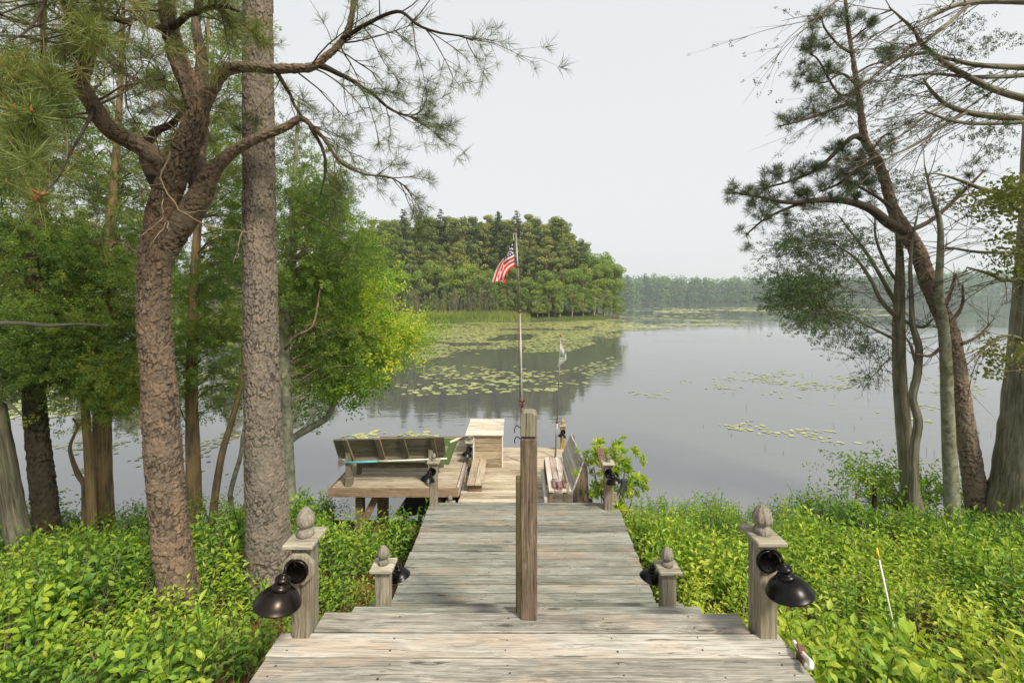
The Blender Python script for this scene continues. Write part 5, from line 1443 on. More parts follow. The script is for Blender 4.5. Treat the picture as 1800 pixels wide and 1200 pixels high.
# ---- two slim stems beside it
def bare_tree(name, label, rows, dist, mat, n, f0, f1, L, bias, extra=()):
    tr = limb(rows, 40, dist)
    t_ = thing(name, tr[0, :3], label, 'tree'); O = t_.location
    wood_part('trunk', tr, M[mat], t_, O, plates=False)
    tw, tips = MB(), []
    grow(tw, tr[-1, :3], tr[-1, :3] - tr[-4, :3], .45, .006, 2, tips, 5, (3, 5), 0, .2, .7)
    for e in extra:
        p = limb(e, 20, dist); tube(tw, p[:, :3], p[:, 3], 8); spawn(tw, p, tips, 5, L*.7, .2, 1, 1, .005, .4, bias, kids=(2, 4))
    spawn(tw, tr, tips, n, L, f0, f1, 2, .006, .0, bias, kids=(2, 4))
    tw.build('branches', M['twig'], t_, O, smooth=True)
    return t_, tips
bare_tree('slim_tree', 'slim kinked grey stem directly in front of the right hand cedar trunk', [(1606, 925, 16), (1606, 860, 15), (1607, 790, 14), (1614, 740, 13), (1604, 700, 12), (1612, 660, 12), (1615, 610, 11), (1604, 570, 9), (1602, 520, 7), (1600, 470, 6), (1604, 420, 4), (1612, 380, 3)], 6.3, 'bark_grey', 16, .45, .98, .42, (.1, 0, .1), [[(1613, 645, 6), (1606, 625, 5), (1600, 605, 4), (1590, 590, 2)]])
bare_tree('pale_tree', 'straight pale green trunk between the slim kinked stem and the twisted pine', [(1676, 925, 24), (1673, 880, 22), (1669, 800, 20), (1665, 700, 18), (1662, 620, 17), (1657, 560, 15), (1650, 510, 12), (1653, 440, 10), (1652, 390, 8), (1640, 350, 6), (1632, 320, 4), (1625, 290, 2)], 6.1, 'bark_pale', 26, .50, .98, .55, (.15, 0, .08), [[(1660, 540, 7), (1672, 510, 5), (1680, 480, 3)], [(1658, 585, 6), (1690, 540, 5), (1692, 500, 3)], [(1655, 610, 6), (1635, 625, 5), (1610, 622, 3)], [(1690, 605, 6), (1720, 590, 4), (1740, 570, 3)]])

RNG = np.random.default_rng(109)
# ---- big trunk at the right edge with long, nearly bare sweeping limbs
t_ = thing('old_cedar', P(1780, 920, 6.2), 'thickest trunk at the right edge, with long drooping nearly bare limbs above', 'tree'); O = t_.location
N_tr = limb([(1798, 950, 122), (1799, 905, 102), (1801, 850, 88), (1804, 780, 76), (1808, 700, 66), (1814, 600, 58), (1820, 500, 54), (1826, 380, 50), (1830, 240, 46), (1834, 80, 40), (1838, -120, 34), (1842, -320, 26)], 50, 6.1)
wood_part('trunk', N_tr, M['bark_grey'], t_, O, plates=False)
def z8(x, y): return (1350 + x/4, y/4)
NLR = [
 [(*z8(1900, 720), 13, 6.0), (*z8(1650, 650), 11, 5.8), (*z8(1500, 590), 10, 5.7), (*z8(1300, 480), 9, 5.6), (*z8(1190, 400), 8, 5.5), (*z8(1080, 310), 7, 5.4), (*z8(1030, 220), 5, 5.3), (*z8(950, 140), 4, 5.2), (*z8(850, 50), 2, 5.2)],
 [(*z8(1900, 850), 13, 6.0), (*z8(1600, 820), 11, 5.9), (*z8(1400, 790), 9, 5.8), (*z8(1250, 730), 7, 5.7), (*z8(1150, 640), 5, 5.6), (*z8(1090, 550), 3, 5.6)],
 [(*z8(1900, 480), 11, 6.0), (*z8(1500, 460), 8, 5.6), (*z8(1300, 420), 6, 5.4), (*z8(1190, 390), 4, 5.3)],
 [(*z8(1900, 10), 13, 6.0), (*z8(1600, 5), 11, 5.6), (*z8(1420, 20), 9, 5.3), (*z8(1250, 60), 6, 5.1), (*z8(1050, 160), 3, 5.0)],
 [(*z8(1420, 20), 7, 5.3), (*z8(1330, 110), 6, 5.2), (*z8(1230, 200), 5, 5.1), (*z8(1100, 300), 3, 5.0)],
 [(*z8(1800, 860), 7, 5.9), (*z8(1500, 870), 6, 5.7), (*z8(1300, 850), 5, 5.6), (*z8(1100, 780), 3, 5.5)],
 [(*z8(1900, 520), 8, 6.0), (*z8(1650, 540), 7, 5.8), (*z8(1400, 540), 6, 5.7), (*z8(1150, 520), 4, 5.6), (*z8(880, 540), 2, 5.5)],
 [(*z8(1400, 790), 6, 5.8), (*z8(1250, 870), 5, 5.6), (*z8(1050, 1010), 4, 5.5), (*z8(880, 1085), 3, 5.4), (*z8(790, 1085), 2, 5.4)],
 [(*z8(1250, 730), 5, 5.7), (*z8(1100, 820), 4, 5.6), (*z8(950, 940), 3, 5.5), (*z8(800, 1060), 2, 5.5)],
 [(1830, 350, 10, 6.0), (1790, 345, 9, 5.8), (1730, 333, 7, 5.7), (1690, 318, 5, 5.6), (1650, 306, 3, 5.5), (1630, 306, 2, 5.5)],
 [(1830, 445, 8, 6.0), (1780, 444, 7, 5.9), (1720, 443, 5, 5.8), (1680, 437, 4, 5.7), (1660, 434, 2, 5.7)],
 [(1812, 490, 9, 6.1), (1770, 492, 7, 6.0), (1735, 480, 5, 5.9), (1700, 470, 3, 5.8)],
 [(1805, 600, 7, 6.1), (1775, 590, 5, 6.0), (1745, 600, 4, 5.9), (1700, 640, 2, 5.8)],
 [(*z8(1120, 370), 6, 5.4), (*z8(950, 400), 5, 5.3), (*z8(780, 500), 3, 5.2), (*z8(640, 640), 2, 5.2)],
 [(*z8(500, -10), 4, 5.0), (*z8(380, 90), 3, 5.0), (*z8(280, 170), 2, 5.0)],
]
NL = [limb(r, 30) for r in NLR]
for p in NL: wood_part('limb', p, M['bark_grey'], t_, O, plates=False)
tw, cr, tips = MB(), MB(), []
for p, n in zip(NL, (20, 15, 13, 13, 8, 9, 12, 8, 7, 9, 7, 9, 8, 7, 4)):
    for k in range(n):
        q, rr, d = along(p, RNG.uniform(.12, 1.0))
        nd = unit(d*.4 + np.array([-.75, RNG.normal(0, .55), -.38 + RNG.normal(0, .28)]))
        grow(tw, q, nd, RNG.uniform(.55, 1.05), min(.0065, rr*.7), 1, tips, 5, (3, 6), .025, .10, .45, .6, .5, .2)
tp = [x for x in tips if RNG.random() < .55]
place(cr, SPRAY_S, [q for q, d, k in tp], [d for q, d, k in tp], RNG.uniform(.05, .11, len(tp)), RNG.normal(.30, .12, len(tp)))
for c in fill([(1550, 60), (1800, 20), (1800, 290), (1700, 240), (1560, 150)], 5.3, 6.0, 44):
    n = 9; place(cr, SPRAY_S, c + RNG.normal(0, 1, (n, 3))*[.10, .08, .04], RNG.normal(0, 1, (n, 3)) + [-1, 0, -.3], .10, .42 + RNG.normal(0, .1, n))
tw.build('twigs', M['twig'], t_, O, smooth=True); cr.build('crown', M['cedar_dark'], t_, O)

RNG = np.random.default_rng(110)
# ---- oak whose trunk stands just outside on the right
t_ = thing('oak', P(1990, 900, 5.6), 'leafy oak boughs reaching in at the right edge beside the thickest trunk', 'tree'); O = t_.location
Q_tr = limb([(1990, 930, 40), (1985, 700, 34), (1975, 500, 30), (1965, 300, 24), (1960, 50, 16)], 30, 5.6)
wood_part('trunk', Q_tr, M['bark_grey'], t_, O, plates=False)
tw, cr = MB(), MB()
crown_fill(tw, cr, Q_tr, [(1735, 350), (1770, 320), (1830, 310), (1830, 400), (1760, 385)], 5.2, 5.7, 20, 7, .9, .10, OAKL, .60, .1, -.3, .010)
crown_fill(tw, cr, Q_tr, [(1778, 425), (1800, 400), (1840, 400), (1840, 480), (1790, 470)], 5.2, 5.7, 14, 7, .85, .10, OAKL, .50, .1, -.3, .010)
crown_fill(tw, cr, Q_tr, [(1742, 640), (1765, 615), (1790, 620), (1780, 655), (1755, 665)], 5.1, 5.5, 8, 6, .8, .08, OAKL, .65, .1, -.3, .007)
tw.build('branches', M['twig'], t_, O, smooth=True); cr.build('crown', M['oak'], t_, O)

# ---------------------------------------------------------------- undergrowth on both banks
RNG = np.random.default_rng(500)
HI = [shoot_tpl(.43, 16, .048, .0215, True) for _ in range(8)]
LO = [shoot_tpl(.40, 14, .048, .022, False) for _ in range(8)]
BIG = [shoot_tpl(.50, 11, .105, .036, True, .35) for _ in range(5)]
FAT = [shoot_tpl(.38, 13, .050, .030, True) for _ in range(5)]

def shrub_zone(name, x0, x1, y0, y1, dens, sign):
    A = (x1 - x0)*(y1 - y0); n = int(A*dens)
    x, y = RNG.uniform(x0, x1, n), RNG.uniform(y0, y1, n)
    k = (np.abs(x) < 1.125*y*1.08 + .9)
    edge = np.where(y < 2.65, np.where(x < 0, -1.30, 1.48), np.where(y < 5.4, np.where(x < 0, -1.06, 1.22), np.where(x < 0, -2.5 , 1.05)))
    k &= np.where(x < 0, x < edge - .05, x > edge + .05)
    ze = bank(x, y); k &= ze > .02
    # thin, patchy growth by the deck on the left where the pine straw shows
    if sign < 0:
        bare = np.clip((x + np.where(y < 2.5, 1.85, 1.62))/.3, 0, 1)*np.clip((3.9 - y)/.6, 0, 1)
        k &= RNG.random(n) > bare*.82
        k &= (vnoise(x, y, .42, 41) > -.58) | (y < 3.3)
    else:
        k &= (vnoise(x, y, .45, 42) > -.66) | (x < 1.9)
    x, y, ze = x[k], y[k], ze[k]
    patch = vnoise(x, y, .8, 31)*.5 + vnoise(x, y, .28, 32)*.35
    hgt = (.92 + .46*vnoise(x, y, .85, 33) + .24*vnoise(x, y, .3, 34) + RNG.normal(0, .13, len(x)))
    hgt *= 1 - .36*((x < -1.35) & (x > -2.95))*np.clip((y - 2.75)/.3, 0, 1)*np.clip((3.85 - y)/.3, 0, 1)
    hgt *= 1 + .32*((x < -1.05) & (x > -2.9))*np.clip((y - 3.9)/.6, 0, 1)*np.clip((5.9 - y)/.4, 0, 1)
    if sign < 0: hgt *= np.interp(y, [1.5, 3.5], [.80, 1.0])*np.interp(x, [-3, -1.4], [1., .85])
    tint = .555 + .38*patch + RNG.normal(0, .13, len(x)) + (.15 if sign > 0 else .05)
    tint += np.where(y > 5.2, -.12, 0)
    P3 = np.stack([x, y, ze - .02], -1)
    D3 = np.stack([RNG.normal(0, .22, len(x)), RNG.normal(-.05, .22, len(x)), np.ones(len(x))], -1)
    near = y < 3.4
    mb = MB()
    kind = vnoise(x, y, .5, 77)
    big = near & (sign > 0) & (x > 2.3) & (y < 2.9) & (kind > .30)
    fat = near & ~big & (kind < -.25)
    hi = near & ~big & ~fat
    for m, T in ((hi, HI), (fat, FAT), (big, BIG), (~near, LO)):
        m = np.where(m)[0]
        place(mb, T, P3[m], D3[m], np.clip(hgt[m], .35, 1.6), tint[m])
    o = tag(mb.build(name, M['shrub']), kind='stuff')
    # bare brown stems and last year's twigs between the leaves
    mb = MB()
    for i in RNG.choice(len(x), min(1500, len(x)), False):
        h = .42*hgt[i]*RNG.uniform(.6, 1.15); d = unit(D3[i] + RNG.normal(0, .3, 3)*[1, 1, 0])
        a = P3[i] + RNG.normal(0, .03, 3)*[1, 1, 0]
        tube(mb, [a, a + d*h*.55 + RNG.normal(0, .01, 3), a + d*h], [.0032, .0024, .001], 3, RNG.uniform(.2, .8), cap=False)
        for q in range(2):
            e = a + d*h*RNG.uniform(.4, .8); tube(mb, [e, e + unit(d + RNG.normal(0, .8, 3))*h*.3], [.0018, .0008], 3, RNG.uniform(.2, .8), cap=False)
    tag(mb.build('undergrowth_stems', M['twig_pale']), kind='stuff')
    return o
shrub_zone('undergrowth', -9.5, -1.1, .9, 7.3, 250, -1)
shrub_zone('undergrowth', 1.05, 9.8, .9, 7.3, 250, 1)

# fallen pine needles, thickest beside the steps
n = 26000
x = np.concatenate([RNG.uniform(-2.6, -1.0, n), RNG.uniform(-6, -1.2, n//2), RNG.uniform(1.3, 5, n//3)]); y = np.concatenate([RNG.uniform(1.2, 4.4, n), RNG.uniform(1.5, 6.5, n//2), RNG.uniform(1.5, 6, n//3)])
m = len(x); z = bank(x, y) + RNG.uniform(.004, .03, m)
a = RNG.uniform(0, 2*np.pi, m); l = RNG.uniform(.04, .09, m); w = .0016
d = np.stack([np.cos(a), np.sin(a), RNG.normal(0, .25, m)], -1)*l[:, None]; s_ = np.stack([-np.sin(a)*w, np.cos(a)*w, np.zeros(m)], -1)
c = np.stack([x, y, z], -1)
mb = MB(); mb.add(np.stack([c - s_, c + s_, c + d + s_*.6, c + d - s_*.6], 1).reshape(-1, 3), np.arange(m)[:, None]*4 + np.array([[0, 1, 2, 3]]), np.repeat(RNG.uniform(.1, .9, m), 4))
tag(mb.build('pine_straw', M['straw']), kind='stuff')

# ---- single bushes
def bush(name, label, base, stems, tpl, scale, tint, leafmat_, cat='bush'):
    t_ = thing(name, base, label, cat); O = t_.location
    tw, cr = MB(), MB()
    for (top, n, sg) in stems:
        top = np.asarray(top); b0 = np.asarray(base) + RNG.normal(0, .06, 3)*[1, 1, 0]
        m = (b0 + top)/2 + RNG.normal(0, .05, 3)
        pts = spline([b0, m, top], 12); tube(tw, pts, np.linspace(.010, .003, 12), 6, cap=False)
        q = top + RNG.normal(0, 1, (n, 3))*sg
        d = unit((q - top)/np.mean(sg) + [0, 0, .8])
        place(cr, tpl, q, d, scale*RNG.uniform(.7, 1.2, n), tint + RNG.normal(0, .12, n) + (q[:, 2] - top[2])/sg[2]*.05)
        for k in range(n//3):
            tube(tw, [pts[8], (pts[8] + q[k])/2 + [0, 0, -.01], q[k]], [.004, .003, .002], 4, cap=False)
    tw.build('stems', M['twig'], t_, O, smooth=True); cr.build('foliage', M[leafmat_], t_, O)
    return t_
def whorl_tpl(n, l, w):
    Vs, F3, T = [], [], []; c = 0
    for k in range(n):
        V, F = leaf_lo(l*RNG.uniform(.7, 1.15), w*RNG.uniform(.8, 1.2), RNG.uniform(.1, .4), RNG.uniform(0, .5))
        V = V @ (rotz(k*2.4 + RNG.normal(0, .2)) @ rotx(rad(RNG.uniform(-15, 70)))).T + np.array([0, 0, .06*k/n])
        Vs.append(V); F3.append(F[0] + c); c += len(V); T += [RNG.normal(0, .10) + .12*k/n]*len(V)
    return np.vstack(Vs), [np.vstack(F3)], np.array(T)
LAUR = [whorl_tpl(16, .085, .025) for _ in range(5)]
st = [(P(1048, 795, 5.6), 13, (.11, .09, .06)), (P(1042, 820, 5.55), 8, (.08, .07, .05)), (P(1092, 800, 5.55), 18, (.12, .10, .07)), (P(1100, 825, 5.5), 9, (.08, .06, .06)), (P(1058, 835, 5.5), 12, (.08, .07, .07)), (P(1110, 838, 5.4), 7, (.10, .05, .05)), (P(1112, 855, 5.35), 7, (.08, .05, .05)), (P(1050, 860, 5.5), 9, (.09, .06, .06)), (P(1098, 878, 5.3), 6, (.07, .05, .04)), (P(1078, 862, 5.35), 5, (.05, .05, .05))]
bush('laurel_bush', 'bright yellow green leafy bush growing behind the right corner lamp post', P(1085, 905, 5.4) + np.array([0, 0, -.15]), st, LAUR, 1.0, .62, 'lime')
st = [(P(1560 + RNG.uniform(-55, 70), 855 + RNG.uniform(-38, 35), RNG.uniform(6.7, 7.3)), 12, (.20, .16, .10)) for _ in range(22)] + [(P(1640 + RNG.uniform(-30, 40), 865 + RNG.uniform(-15, 25), 7.0), 10, (.18, .14, .09)) for _ in range(9)]
bush('shore_bush', 'rounded dark green bush at the water below the right hand cedar', P(1600, 905, 6.9), st, TWIGL, 1.0, .42, 'lime')
st = [(P(1503, 862, 6.5), 6, (.08, .06, .06)), (P(1495, 872, 6.5), 5, (.07, .05, .05)), (P(1513, 858, 6.5), 5, (.06, .05, .05)), (P(1523, 872, 6.5), 4, (.05, .05, .05))]
bush('seedling', 'small leafy seedling on a dark stub at the right shoreline, beside the rounded bush', P(1506, 902, 6.5), st, TWIGL, .8, .50, 'lime', 'plant')
for lab, px, py, x1 in (('broken dark stump at the right shoreline, in front of the rounded bush', 1535, 852, 1537), ('stubby black stump under the small seedling at the right shoreline', 1506, 885, 1506)):
    q0, q1 = P(px, 912, 6.45), P(x1, py, 6.45)
    t_ = thing('stump', q0, lab, 'stump'); O = t_.location
    mb = MB(); tube(mb, spline([q0, sub(q0, q1, .6) + [.01, 0, 0], q1], 10), np.linspace(.035, .022, 10), 9, rough=.12); mb.build('trunk', M['bark_dark'], t_, O)
    mb = MB()
    for a in (-.7, .6): grow(mb, sub(q0, q1, .5), [a, -.2, .5], .2, .007, 0, [])
    mb.build('snag', M['bark_dark'], t_, O)
# low dark bushes along the left waterline
for k, (px, py, d, n, tt, lab) in enumerate(((110, 925, 5.9, 7, .22, 'dark twiggy bush at the waterline between the two leftmost trunks'), (235, 915, 6.2, 9, .34, 'low olive bush at the waterline just left of the crooked pine'), (15, 945, 5.8, 7, .28, 'low dark bush at the waterline behind the leaning grey trunk'), (370, 915, 6.3, 7, .42, 'low green bush round the foot of the mustard coloured sapling'))):
    st = [(P(px + RNG.uniform(-45, 45), py - 8 + RNG.uniform(-22, 14), d + RNG.uniform(-.3, .3)), 9, (.14, .12, .07)) for _ in range(n)]
    bush('shore_bush', lab, P(px, py + 45, d), st, TWIGL, .75, tt, 'lime')

RNG = np.random.default_rng(501)
# ---------------------------------------------------------------- lily pads
def pad_mesh(seg=9):
    a = np.linspace(.25, 2*np.pi - .12, seg); r = RNG.uniform(.92, 1.05, seg)
    return np.concatenate([[[0, 0, 0]], np.stack([r*np.cos(a), r*np.sin(a), RNG.uniform(0, .05, seg)], -1)]), np.array([[0, i, i + 1] for i in range(1, seg)])
def scatter(n, poly, dens=None, rlo=.10, rhi=.17):
    """pads on the water inside an outline seen from the deck"""
    poly = np.asarray(poly, float)
    w = np.array([[(px - CX)*HC/(py - HY), HC*F/(py - HY)] for px, py in poly])
    lo, hi = w.min(0), w.max(0); out = []
    tot = 0
    while tot < n:
        q = RNG.uniform(lo, hi, (6*n, 2)); q = q[in_poly(q[:, 0], q[:, 1], w)]
        if dens is not None: q = q[RNG.random(len(q)) < dens(q[:, 0], q[:, 1])]
        out.append(q); tot += len(q)
    q = np.concatenate(out)[:n]
    return np.concatenate([q, RNG.uniform(rlo, rhi, (n, 1))], 1)
cl = lambda s, seed, lo: (lambda x, y: np.clip((vnoise(x, y, s, seed) + .4*vnoise(x, y, s*.4, seed + 1) - lo)*2.5, 0.02, 1))
sets = [
 scatter(560, [(500, 655), (640, 647), (800, 642), (905, 650), (985, 662), (985, 686), (900, 690), (760, 694), (640, 706), (560, 700), (480, 690)], cl(1.1, 3, -.35), .085, .15),
 scatter(110, [(900, 640), (1000, 650), (1080, 626), (1090, 640), (1010, 690), (930, 680)], cl(1.4, 4, .0), .09, .15),
 scatter(3300, [(560, 600), (700, 597), (830, 602), (1010, 596), (1085, 583), (1095, 590), (1000, 618), (860, 622), (760, 632), (660, 642), (560, 640)], cl(2.6, 5, -.1), .10, .18),
 scatter(23000, [(380, 568), (640, 567), (760, 566), (910, 566.5), (1000, 565), (1080, 561), (1120, 566), (1105, 577), (1010, 597), (830, 603), (700, 598), (560, 602), (300, 610)], cl(4.2, 6, -.65), .13, .24),
 scatter(2600, [(1010, 566), (1090, 556), (1180, 560), (1400, 566), (1420, 574), (1220, 574), (1110, 582)], cl(6, 7, .0), .20, .34),
 scatter(5000, [(1085, 548), (1120, 541), (1420, 540), (1600, 545), (1600, 556), (1300, 560), (1120, 555)], cl(14, 8, -.1), .45, .9),
 scatter(85, [(1250, 742), (1300, 735), (1400, 745), (1500, 765), (1560, 785), (1500, 782), (1380, 768), (1260, 755)], cl(.5, 9, -.2), .045, .08),
 scatter(520, [(1080, 690), (1300, 650), (1650, 655), (1790, 690), (1790, 740), (1600, 750), (1350, 700), (1150, 700)], cl(1.6, 10, .25), .05, .10),
 scatter(60, [(600, 768), (660, 752), (760, 752), (790, 762), (760, 772), (640, 778)], cl(.6, 12, .0), .06, .10),
 scatter(700, [(0, 690), (140, 650), (330, 640), (430, 640), (430, 690), (260, 700), (100, 735), (0, 735)], cl(1.4, 13, -.1), .08, .15),
 scatter(180, [(60, 790), (200, 760), (420, 760), (430, 830), (250, 880), (90, 860)], cl(.7, 14, .2), .04, .07),
]
pads = np.concatenate(sets)
pt = np.concatenate([np.full(len(s), v) for s, v in zip(sets, (.55, .5, .48, .55, .45, .35, .62, .45, .6, .5, .35))]) + RNG.normal(0, .13, len(pads))
gold = (pads[:, 1] > 50) & (pads[:, 0] > 4); pt[gold] += .15
keep = terrain(pads[:, 0], pads[:, 1]) < -.05
pads, pt = pads[keep], pt[keep]
inview = np.abs(pads[:, 0]) < 1.12*pads[:, 1]
front = (pads[:, 1] < 24) & inview & ~((pads[:, 0] < -.55*pads[:, 1]) & (pads[:, 0] > -1.02*pads[:, 1]))
score = np.where(front, pads[:, 2]/pads[:, 1]**1.2, 0)
one = np.argsort(-score)[:280]
rest = np.ones(len(pads), bool); rest[one] = False
PADM = [pad_mesh() for _ in range(4)]
protos = []
for k in range(6):
    V, Fq = PADM[k % 4]
    mb = MB(); mb.add(V*[1, 1, .4], Fq, .40 + .08*k)
    o = mb.build('lily_pad', M['pad'])
    protos.append(o)
used = set()
order = [0, 1, 2, 3, 4, 5]
for n_, i in enumerate(one):
    k = int(np.clip(round((pt[i] - .40)/.08), 0, 5))
    if k in used:
        o = protos[k].copy(); COL.objects.link(o)
    else:
        o = protos[k]; used.add(k)
    o.location = (pads[i, 0], pads[i, 1], .006 + RNG.uniform(0, .004)); o.scale = (pads[i, 2],)*3; o.rotation_euler = (0, 0, RNG.uniform(0, 6.28))
    tag(o, 'round pale green lily pad floating on the nearer open water', 'lily pad', 'single lily pads on the nearer water')
for k in range(6):
    if k not in used: bpy.data.objects.remove(protos[k])
idx = np.where(rest)[0]; mb = MB()
small = [(V[[0, 1, 3, 5, 7, 9]], [np.array([[0, 1, 2], [0, 2, 3], [0, 3, 4], [0, 4, 5]])], np.zeros(6)) for V, Fq in PADM]
c, s_ = None, None
place(mb, small, np.stack([pads[idx, 0], pads[idx, 1], .006 + RNG.uniform(0, .006, len(idx))], -1), np.array([0, 0, 1.]) + RNG.normal(0, .02, (len(idx), 3)), pads[idx, 2], pt[idx])
tag(mb.build('lily_pads', M['pad']), kind='stuff')

# thin dead stems standing in the open water on the right
mb = MB()
for k in range(40):
    q = G(RNG.uniform(1180, 1790), RNG.uniform(630, 800), HC)
    if terrain(q[0], q[1]) < -.2:
        h = RNG.uniform(.03, .13); tube(mb, [q + [0, 0, -.1], q + [RNG.normal(0, .008), 0, h*.6], q + [RNG.normal(0, .02), 0, h]], [.005, .004, .003], 4, RNG.uniform(0, .6), cap=False)
tag(mb.build('water_reeds', M['twig']), kind='stuff')

# marsh grass along the front of the wooded point
n = 26000
x = RNG.uniform(-60, 3, n); y = shore_far_side(x) + RNG.uniform(-.6, 6.5, n)
z = np.maximum(terrain(x, y), -.05); h = RNG.uniform(.35, .95, n)*np.where(y - shore_far_side(x) < 1, .6, 1)
a = RNG.uniform(0, np.pi, n); w = .05
c = np.stack([x, y, z], -1); s_ = np.stack([np.cos(a)*w, np.sin(a)*w, 0*a], -1)
tip = c + np.stack([RNG.normal(0, .15, n), RNG.normal(0, .15, n), h], -1)
mb = MB(); mb.add(np.stack([c - s_, c + s_, tip], 1).reshape(-1, 3), np.arange(n)[:, None]*3 + np.array([[0, 1, 2]]), np.repeat(np.clip(.5 + .25*vnoise(x, y, 5, 3) + RNG.normal(0, .12, n), 0, 1), 3))
tag(mb.build('marsh_grass', M['marsh']), kind='stuff')

RNG = np.random.default_rng(502)
# ---------------------------------------------------------------- the wood on the point: every tree its own object
QUAD = (np.array([[-.5, 0, 0], [0, -.3, .08], [.5, 0, 0], [0, .3, .08]]), [np.array([[0, 1, 2, 3]])], np.zeros(4))
def leafcloud(mb, c, rx, rz, n, s, tint, up=.35, shell=.55):
    d = unit(RNG.normal(size=(n, 3))); r = RNG.uniform(shell, 1, n)**.6
    p = c + d*r[:, None]*np.array([rx, rx, rz]) 
    lump = .18*np.sin(p[:, 0]*2.1 + p[:, 2]*1.7) + .14*np.sin(p[:, 1]*2.9 - p[:, 2]*2.3)
    p = p + d*lump[:, None]*rx*.5
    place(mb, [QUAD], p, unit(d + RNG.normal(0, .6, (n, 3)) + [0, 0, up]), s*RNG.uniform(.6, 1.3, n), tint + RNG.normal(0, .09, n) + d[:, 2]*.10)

def proto_tree(kind, h, seed):
    tw, cr = MB(), MB()
    lean = RNG.normal(0, .03*h, 2)
    def tr(f): return np.array([lean[0]*f*f, lean[1]*f*f, h*f])
    pts = np.array([tr(f) for f in np.linspace(0, .98, 10)]) + RNG.normal(0, .05, (10, 3))*[1, 1, 0]
    tube(tw, pts, np.linspace(.016*h + .04, .03, 10), 7, .5, cap=False)
    if kind == 'pine':
        f = RNG.uniform(.16, .30)
        while f < 1:
            R_ = h*.165*min(1, 1.9*(1.03 - f))**.8*RNG.uniform(.6, 1.25)
            na = RNG.integers(3, 6); a0 = RNG.uniform(0, 6.28)
            for k in range(na):
                a = a0 + k*2*np.pi/na + RNG.normal(0, .3); r = R_*RNG.uniform(.55, 1.0)
                c = tr(f) + np.array([math.cos(a)*r, math.sin(a)*r, RNG.normal(.1, .45)])
                tube(tw, [tr(f - .03), (tr(f - .02) + c)/2 + [0, 0, -.05], c], [.06, .045, .02], 4, .4, cap=False)
                leafcloud(cr, c, RNG.uniform(.55, 1.15)*h/16, RNG.uniform(.28, .65)*h/16, 165, .29*h/16, .47 + RNG.normal(0, .15))
            f += RNG.uniform(.045, .075)
        leafcloud(cr, tr(.985), .35*h/16, .6*h/16, 90, .28*h/16, .5)
        for k in range(16):                                   # dead lower branches
            f = RNG.uniform(.12, .45); a = RNG.uniform(0, 6.28); L = RNG.uniform(.5, 1.8)
            tube(tw, [tr(f), tr(f) + [math.cos(a)*L, math.sin(a)*L, RNG.uniform(-.3, .4)]], [.035, .012], 3, .8, cap=False)
    elif kind == 'spruce':
        for f in np.arange(.22, .99, .024):
            R_ = h*.20*(1 - f)**.62 + .10
            for k in range(7):
                a = RNG.uniform(0, 6.28); r = R_*RNG.uniform(.6, 1.1); n = max(5, int(26*r))
                t = RNG.uniform(.15, 1, n)
                base = tr(f); e = np.array([math.cos(a)*r, math.sin(a)*r, -.12*r + RNG.normal(0, .1)])
                p = base + e*t[:, None] + RNG.normal(0, .10, (n, 3))*[1, 1, .6]
                place(cr, [QUAD], p, RNG.normal(0, .5, (n, 3)) + [0, 0, 1], .26*RNG.uniform(.6, 1.2, n), .45 + RNG.normal(0, .12, n) - (1 - t)*.1)
    else:
        for k in range(int(30)):
            d = unit(RNG.normal(size=3)); f = RNG.uniform(.40, .86) if kind == 'leafy' else RNG.uniform(.18, .85)
            R_ = h*(.27 if kind == 'leafy' else .33)*math.sqrt(max(.1, 1 - ((f - .5)/.55)**2))
            c = tr(f) + np.array([d[0], d[1], .3*d[2]])*R_*RNG.uniform(.5, 1.0)
            tube(tw, [tr(f*.7), (tr(f*.8) + c)/2, c], [.07, .05, .02], 4, .5, cap=False)
            leafcloud(cr, c, RNG.uniform(.75, 1.25)*h/10, RNG.uniform(.5, .8)*h/10, 200, .25*h/10, .45 + RNG.normal(0, .15), .3)
        leafcloud(cr, tr(.9), 1.0*h/10, .8*h/10, 160, .28*h/10, .55)
    return tw, cr

KINDS = {}
for kind, h, nvar, cm, name, lab in (
  ('pine', 16.0, 6, 'far_pine', 'pine_tree', 'tall layered pine in the dense wood on the point across the water'),
  ('spruce', 17.0, 2, 'far_spruce', 'spruce_tree', 'dark pointed spruce whose spire stands above the pines on the point'),
  ('leafy', 11.0, 2, 'far_leaf', 'broadleaf_tree', 'rounded light green broadleaf tree among and beside the pines on the point'),
  ('bushy', 6.0, 2, 'far_leaf', 'shore_bush', 'low spreading green bush overhanging the water at the foot of the point')):
    vs = []
    for v in range(nvar):
        tw, cr = proto_tree(kind, h, v)
        t_ = thing(name, (0, 0, 0), lab, 'tree' if kind != 'bushy' else 'bush', {'pine': 'pines on the wooded point', 'spruce': 'spruces on the wooded point', 'leafy': 'broadleaf trees on the wooded point', 'bushy': 'bushes along the foot of the point'}[kind])
        a = tw.build('trunk', M['bark_far'] if 'bark_far' in M else M['twig_pale'], t_, smooth=True); b_ = cr.build('crown', M[cm], t_)
        vs.append([t_, a, b_, False])
    KINDS[kind] = vs
def plant(kind, x, y, s, rz=None, squash=1.0):
    vs = KINDS[kind]; v = vs[RNG.integers(len(vs))]
    for w in vs:
        if not w[3]: v = w; break
    if v[3]:
        r = v[0].copy(); COL.objects.link(r)
        for ch in v[1:3]:
            c = ch.copy(); COL.objects.link(c); c.parent = r
    else:
        r = v[0]; v[3] = True
    r.location = (x, y, max(-.1, float(terrain(x, y)) - .1)); r.scale = (s*squash, s*squash, s)
    r.rotation_euler = (0, 0, RNG.uniform(0, 6.28) if rz is None else rz)
